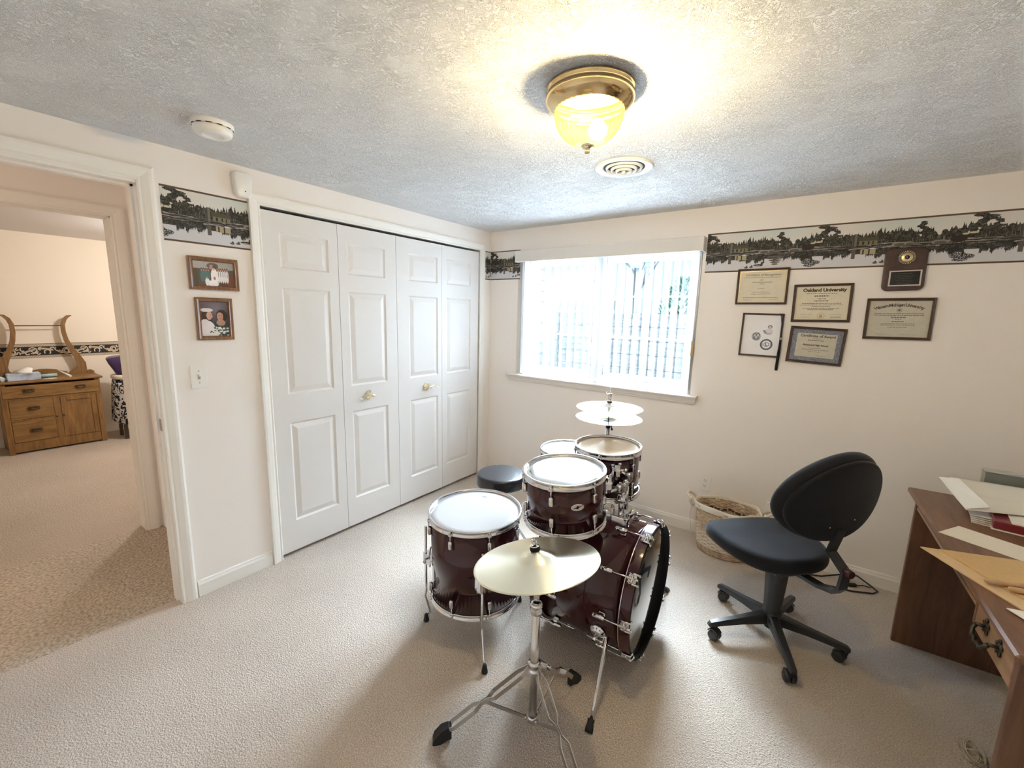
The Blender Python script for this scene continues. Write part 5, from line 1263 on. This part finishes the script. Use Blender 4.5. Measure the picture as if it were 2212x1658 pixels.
# big white padded envelope
def mailer():
    q = MB(); nx_, ny_ = 22, 16
    c00 = Vector((3.082, -.782, .808)); c10 = Vector((3.52, -.600, .812)); c01 = Vector((3.030, -.560, .862)); c11 = Vector((3.47, -.545, .866))
    top = []; bot = []
    for j in range(ny_+1):
        for i in range(nx_+1):
            u = i/nx_; v = j/ny_; p = (c00*(1-u)+c10*u)*(1-v)+(c01*(1-u)+c11*u)*v
            if v > .75: p = p+Vector((.045*(v-.75)/.25*(1-u), .05*(v-.75)/.25, -.0))
            e = min(u*5, (1-u)*5, v*4, (1-v)*4, 1); h = .012*math.sin(e*PI/2)+.002*math.sin(9*u+4*v)*e+.0015*math.sin(21*v+3*u)*e
            top.append(p+Vector((0, 0, h+.001))); bot.append(p-Vector((0, 0, h*.4)))
    n = len(top); W1 = nx_+1; fs = []
    for j in range(ny_):
        for i in range(nx_):
            a = j*W1+i; fs.append((a, a+1, a+1+W1, a+W1)); fs.append((n+a, n+a+W1, n+a+1+W1, n+a+1))
    for i in range(nx_): fs.append((i+1, i, n+i, n+i+1)); a = ny_*W1+i; fs.append((a, a+1, n+a+1, n+a))
    for j in range(ny_): a = j*W1; fs.append((a, a+W1, n+a+W1, n+a)); a = j*W1+nx_; fs.append((a+W1, a, n+a, n+a+W1))
    q.add([tuple(v) for v in top+bot], fs, True); return q
me_ = thing('padded_envelope', 'large crumpled white padded envelope on top of the desk pile', 'envelope', (3.25, -.62, .81))
mailer().build('envelope_body', mat('off_white_mailer', (.74, .71, .64), .55, bump=(18, .35, .006)), me_)
q = MB(); q.add([(3.030, -.562, .8645), (3.082, -.782, .8115), (3.150, -.755, .8285), (3.090, -.575, .8745)], [(0, 1, 2, 3)]); q.add([(3.030, -.562, .8665), (3.082, -.782, .8135), (3.150, -.755, .8305), (3.090, -.575, .8765)], [(0, 1, 2, 3)])
q.build('folded_flap', mat('bright_white_flap', (.84, .83, .80), .5), me_)
# tray behind
tr_ = thing('letter_tray', 'smoky grey-green plastic tray standing behind the white envelope', 'tray', (3.19, -.48, .76))
q = MB(T(3.185, -.482, .761)); q.box(0, .32, 0, .004, .004, .140); q.box(0, .32, .045, .049, .004, .140); q.box(0, .004, .004, .045, .004, .140); q.box(.316, .32, .004, .045, .004, .140); q.box(0, .32, 0, .049, 0, .004); q.build('tray_shell', mat('smoky_plastic', (.16, .18, .165), .2, coat=.5), tr_)
q = MB(T(3.185, -.482, .761)); q.box(-.003, .323, -.003, .052, .141, .149, bev=.003); q.build('tray_rim', mat('pale_grey_rim', (.42, .44, .42), .25), tr_)
sheet([(2.980, -.975, .7605), (3.170, -1.075, .7605), (3.43, -1.20, .7605), (3.47, -1.07, .7605), (3.055, -.857, .7605)], .0016, M_offw, 'long_envelope', 'long cream envelope lying on the bare desk top', 'envelope')
sheet([(2.905, -1.170, .7605), (3.020, -1.362, .7605), (3.16, -1.58, .7605), (3.38, -1.50, .7605), (3.26, -1.06, .7605)], .0035, M_manila2, 'manila_folder', 'pale manila folder overhanging the front edge of the desk', 'folder')
sheet([(2.953, -1.160, .7645), (3.036, -1.292, .7645), (3.12, -1.42, .7645), (3.36, -1.36, .7650), (3.20, -1.075, .7650)], .0035, M_manila, 'manila_envelope', 'darker tan manila envelope lying on the pale manila folder', 'envelope')
sheet([(3.040, -1.470, .7640), (3.120, -1.590, .7640), (3.34, -1.52, .7640), (3.28, -1.40, .7640)], .003, M_paper, 'white_sheets', 'white sheets sticking out at the near end of the manila folder', 'papers')
for (x, y, a, lab) in ((3.022, -1.346, .36, 'wooden drumstick farther from the desk edge, on the manila envelope'), (3.066, -1.360, .22, 'wooden drumstick whose tip lies further right, on the manila envelope')):
    A = T(x, y, .7765) @ R(a, 'Z') @ R(PI/2, 'Y')
    ds = thing('drumstick', lab, 'drumstick', (x, y, .7685), 'drumsticks on the desk')
    MB(A).lathe([(.001, 0), (.0055, .002), (.0075, .008), (.0078, .020), (.0078, .32), (.0045, .395)], 16).build('shaft', M_stick, ds)
    MB(A).lathe([(.0045, .393), (.006, .400), (.0045, .408), (.001, .410)], 12).build('tip', M_stick, ds)
# twist-tied wire bundle on the carpet
q = MB(); pts = []
for k in range(120):
    a = 2*PI*k/24; pts.append((3.150+.040*math.cos(a)*.55+.012*math.sin(a*.31), -1.085+.040*math.sin(a)*1.3, .006+.0022*(k/24)+.004*abs(math.sin(a))))
q.tube(pts, .0020, 5); q.tube([(3.135, -1.09, .020), (3.165, -1.08, .022), (3.18, -1.075, .004)], .0022, 5); q.tube([(3.16, -1.13, .008), (3.20, -1.16, .004), (3.21, -1.20, .004)], .002, 5)
one(q.build('wire_bundle', mat('beige_wire', (.50, .44, .34), .5)), 'small coiled bundle of beige wire on the carpet under the desk', 'cable')

# ------------------------------------------------------------------ bedroom seen through the doorway
ds = thing('oak_washstand', 'golden oak washstand with drawers, a cupboard door and a lyre-shaped towel bar', 'washstand', (-3.93, -2.40, 0))
X0 = -3.92; XB = -4.32; YA, YB = -2.775, -2.045
q = MB(); q.box(XB, X0+.020, YA-.025, YB+.025, .722, .742, bev=.006); q.build('washstand_top', M_oakY, ds)
q = MB(); q.box(XB, X0-.012, YA, YA+.02, .03, .722); q.box(XB, X0-.012, YB-.02, YB, .03, .722); q.box(XB, XB+.01, YA, YB, .05, .722); q.box(XB, X0-.03, YA, YB, .06, .08)
q.box(X0-.03, X0, YA, YA+.045, 0, .722, bev=.004); q.box(X0-.03, X0, YB-.045, YB, 0, .722, bev=.004); q.box(XB, XB+.04, YA, YA+.04, 0, .1); q.box(XB, XB+.04, YB-.04, YB, 0, .1)
q.box(X0-.024, X0-.006, YA+.045, YB-.045, .02, .118); q.box(X0-.024, X0-.006, YA+.045, YB-.045, .552, .570); q.box(X0-.024, X0-.006, -2.420, -2.372, .118, .552); q.box(X0-.024, X0-.006, -2.73, -2.40, .338, .352)
q.build('carcass', M_oakZ, ds)
def pull(y, z, parent):
    q = MB(T(X0+.004, y, z)); q.pad([(a, c) for a, c in rrect(.040, .088, .014, 5)], .003, .001, M=R(PI/2, 'Y'))
    q.tube([(.003, -.026, .004), (.018, -.024, -.004), (.020, 0, -.010), (.018, .024, -.004), (.003, .026, .004)], .0055, 8); q.build('drawer_pull', M_abrass, parent)
d1 = MB().box(X0-.02, X0+.004, YA+.012, YB-.012, .572, .700, bev=.006).build('drawer', M_oakY, ds); pull(-2.582, .645, d1); pull(-2.206, .645, d1)
d2 = MB().box(X0-.02, X0-.001, -2.728, -2.422, .354, .550, bev=.003).build('drawer', M_oakY, ds); pull(-2.565, .462, d2)
d3 = MB().box(X0-.02, X0-.001, -2.728, -2.422, .120, .336, bev=.003).build('drawer', M_oakY, ds); pull(-2.570, .232, d3)
q = MB(); y0, y1, z0, z1 = -2.370, -2.092, .120, .550; t = .042
q.box(X0-.02, X0-.001, y0, y0+t, z0, z1, bev=.002); q.box(X0-.02, X0-.001, y1-t, y1, z0, z1, bev=.002); q.box(X0-.02, X0-.001, y0+t, y1-t, z0, z0+t, bev=.002); q.box(X0-.02, X0-.001, y0+t, y1-t, z1-t, z1, bev=.002); q.box(X0-.02, X0-.010, y0+t, y1-t, z0+t, z1-t)
dd = q.build('cupboard_door', M_oakZ, ds)
MB(T(X0, -2.358, .352)).sphere((.010, 0, 0), .010, 10).build('door_knob', mat('dark_knob', (.09, .04, .015), .4), dd)
# lyre towel bar
def lyre(sg):
    cy = -2.410
    ctr = [(.230, .742), (.262, .765), (.290, .80), (.292, .86), (.262, .95), (.222, 1.04), (.196, 1.13), (.184, 1.22), (.186, 1.30), (.204, 1.355), (.232, 1.388), (.262, 1.398)]
    wd = [.046, .044, .042, .036, .028, .022, .019, .018, .018, .017, .013, .004]
    L_ = []; R_ = []
    for i, (y, z) in enumerate(ctr):
        a = ctr[max(0, i-1)]; c = ctr[min(len(ctr)-1, i+1)]; t = Vector((c[0]-a[0], c[1]-a[1])).normalized(); nrm = Vector((-t.y, t.x)); L_.append((y+nrm.x*wd[i], z+nrm.y*wd[i])); R_.append((y-nrm.x*wd[i], z-nrm.y*wd[i]))
    q = MB(); rings = []
    for (l, r) in zip(L_, R_): rings.append([(-4.285, cy+sg*l[0], l[1]), (-4.260, cy+sg*l[0], l[1]), (-4.260, cy+sg*r[0], r[1]), (-4.285, cy+sg*r[0], r[1])])
    q.loft(rings, True, False)
    foot = [(.17, .742), (.39, .742), (.385, .770), (.355, .782), (.32, .776), (.30, .80), (.22, .80), (.19, .772)]
    q.prism([(cy+sg*y, z) for y, z in foot], -4.288, -4.258, M=basis((0, 1, 0), (0, 0, 1), (1, 0, 0))) 
    q.build('lyre_post', M_oakZ, ds)
lyre(1); lyre(-1)
MB().cyl((-4.272, -2.598, 1.285), (-4.272, -2.222, 1.285), .006, n=10).build('towel_rod', mat('dark_rod', (.10, .05, .02), .4), ds)
q = MB(); pl = [(-2.60, .742)]+[(-2.60+.36*t/12, .775+.045*math.sin(PI*t/12)) for t in range(13)]+[(-2.24, .742)]
q.prism(pl, -4.285, -4.265, M=basis((0, 1, 0), (0, 0, 1), (1, 0, 0))); q.build('backsplash', M_oakY, ds)
# items on the washstand
tb = thing('tissue_box', 'blue and white marbled tissue box with a tissue pulled up, on the washstand', 'tissue box', (-4.05, -2.60, .742))
mm = mat('marbled_blue_card', (.42, .49, .60), .6, noise=(14, .45, 6)); MB().box(-4.09, -3.97, -2.705, -2.475, .7425, .815, bev=.003).build('box', mm, tb)
q = MB(); q.add([(-4.06, -2.62, .815), (-4.00, -2.62, .815), (-4.00, -2.53, .815), (-4.06, -2.53, .815), (-4.05, -2.66, .835), (-3.99, -2.60, .826), (-4.01, -2.52, .862), (-4.06, -2.545, .872), (-4.03, -2.57, .868)], [(0, 1, 5, 4), (1, 2, 6, 5), (2, 3, 7, 6), (3, 0, 4, 7), (4, 5, 8), (5, 6, 8), (6, 7, 8), (7, 4, 8)], True); q.build('tissue', M_paper, tb)
one(MB().cyl((-4.12, -2.50, .762), (-4.12, -2.34, .762), .019, n=16).build('teal_tube', mat('pale_teal_plastic', (.36, .52, .50), .5)), 'pale teal tube lying behind the tissue box on the washstand', 'tube')
hb = thing('hairbrush', 'white handled brush leaning on the right part of the washstand top', 'brush', (-4.05, -2.27, .742))
MB().tube([(-4.10, -2.33, .815), (-4.05, -2.29, .780), (-4.0, -2.255, .752)], [.006, .008, .012], 8).build('handle', M_plast, hb)
bt = thing('lotion_bottle', 'white and blue lotion bottle lying at the left end of the washstand top', 'bottle', (-4.0, -2.76, .742))
MB().cyl((-3.98, -2.73, .765), (-4.06, -2.785, .795), .021, .019, n=16).build('bottle_body', mat('pale_blue_bottle', (.62, .72, .80), .35), bt); MB().cyl((-4.06, -2.785, .795), (-4.09, -2.80, .803), .012, n=12).build('cap', M_plast, bt)
one(MB().lathe([(.001, 0), (.022, 0), (.024, .01), (.024, .05), (.012, .062), (.010, .078), (.001, .080)], 16, T(-4.13, -2.70, .742)).build('green_bottle', mat('dark_green_glass', (.03, .07, .035), .2)), 'small dark green bottle beside the tissue box', 'bottle')
one(sheet([(-3.99, -2.46, .7425), (-3.95, -2.40, .7425), (-4.00, -2.36, .7425), (-4.04, -2.41, .7425)], .004, M_paper, 'folded_paper', 'small folded white paper on the washstand by the tissue box', 'paper'), 'small folded white paper on the washstand by the tissue box', 'paper')
# covered chair beside the washstand
vc = thing('draped_stool', 'stool draped in black and white floral cloth beside the washstand', 'stool', (-3.95, -1.80, 0))
mf = mat('black_white_floral', (.5, .5, .5), .9); N, L, b_ = nodes(mf)
tc = N.new('ShaderNodeTexCoord'); v_ = N.new('ShaderNodeTexNoise'); v_.inputs['Scale'].default_value = 16; v_.inputs['Detail'].default_value = 2; v_.inputs['Distortion'].default_value = 2.2; L.new(tc.outputs['Object'], v_.inputs['Vector'])
cr_ = N.new('ShaderNodeValToRGB'); cr_.color_ramp.interpolation = 'CONSTANT'; cr_.color_ramp.elements[0].color = (.012, .012, .02, 1); cr_.color_ramp.elements[1].position = .50; cr_.color_ramp.elements[1].color = (.62, .60, .58, 1); L.new(v_.outputs['Fac'], cr_.inputs[0]); L.new(cr_.outputs[0], b_.inputs['Base Color'])
rings = []
for (z, g) in ((.20, 1.10), (.30, 1.06), (.45, 1.0), (.60, .93), (.68, .86), (.70, .6), (.705, .1)):
    rings.append([(-3.95+.19*g*(1+.05*math.sin(9*a)*(.75-z))*math.cos(a), -1.79+.17*g*(1+.05*math.sin(9*a)*(.75-z))*math.sin(a), z+.02*math.sin(3*a)*(1 if z < .25 else 0)) for a in [2*PI*k/72 for k in range(72)]])
MB().loft(rings, True, True).build('floral_drape', mf, vc)
q = MB()
for sx in (-.11, .11):
    for sy in (-.10, .10): q.box(-3.95+sx-.015, -3.95+sx+.015, -1.79+sy-.015, -1.79+sy+.015, 0, .60)
q.build('stool_legs', mat('dark_stool_wood', (.05, .03, .02), .5), vc)
MB().pad(supere(.17, .155, 2.2, 40), .05, .02, M=T(-3.95, -1.79, .69)).build('cream_cushion', M_offw, vc)
pc = MB(); rings = []
for (z, w, d_, sh) in ((.742, .10, .10, .0), (.80, .115, .10, -.01), (.87, .14, .09, -.02), (.93, .16, .07, -.02), (.945, .15, .03, -.02)):
    rings.append([(-3.92+d_*math.cos(a), -1.80+sh+w*math.sin(a)*(1+.06*math.sin(5*a)), z+.015*math.sin(2*a+1)) for a in [2*PI*k/40 for k in range(40)]])
one(pc.loft(rings, True, True).build('purple_garment', mat('deep_purple_velvet', (.035, .012, .065), .8, sheen=.4)), 'dark purple folded garment piled on the draped stool', 'clothing')
# bedroom lamp (out of view) lighting that room
bl = thing('ceiling_lamp', 'plain round bedroom ceiling lamp', 'ceiling lamp', (-2.7, -1.35, CZ))
MB(T(-2.7, -1.35, CZ) @ R(PI, 'X')).lathe([(.15, 0), (.15, .02), (.13, .022)], 32).build('canopy', M_brass, bl)
o = light('POINT', 'bedroom_lamp_light', (-2.7, -1.35, CZ-.14), 16, (1, .95, .88), shadow_soft_size=.07)

hl = thing('ceiling_lamp', 'added unseen hallway ceiling lamp', 'ceiling lamp', (-.62, -4.5, CZ))  # out-of-view lamp added to brighten the dim hall
MB(T(-.62, -4.5, CZ) @ R(PI, 'X')).lathe([(.13, 0), (.13, .02), (.11, .022)], 32).build('canopy', M_brass, hl)
light('POINT', 'added_hall_light', (-.62, -4.5, CZ-.14), 2.5, (1, .86, .68), shadow_soft_size=.08)
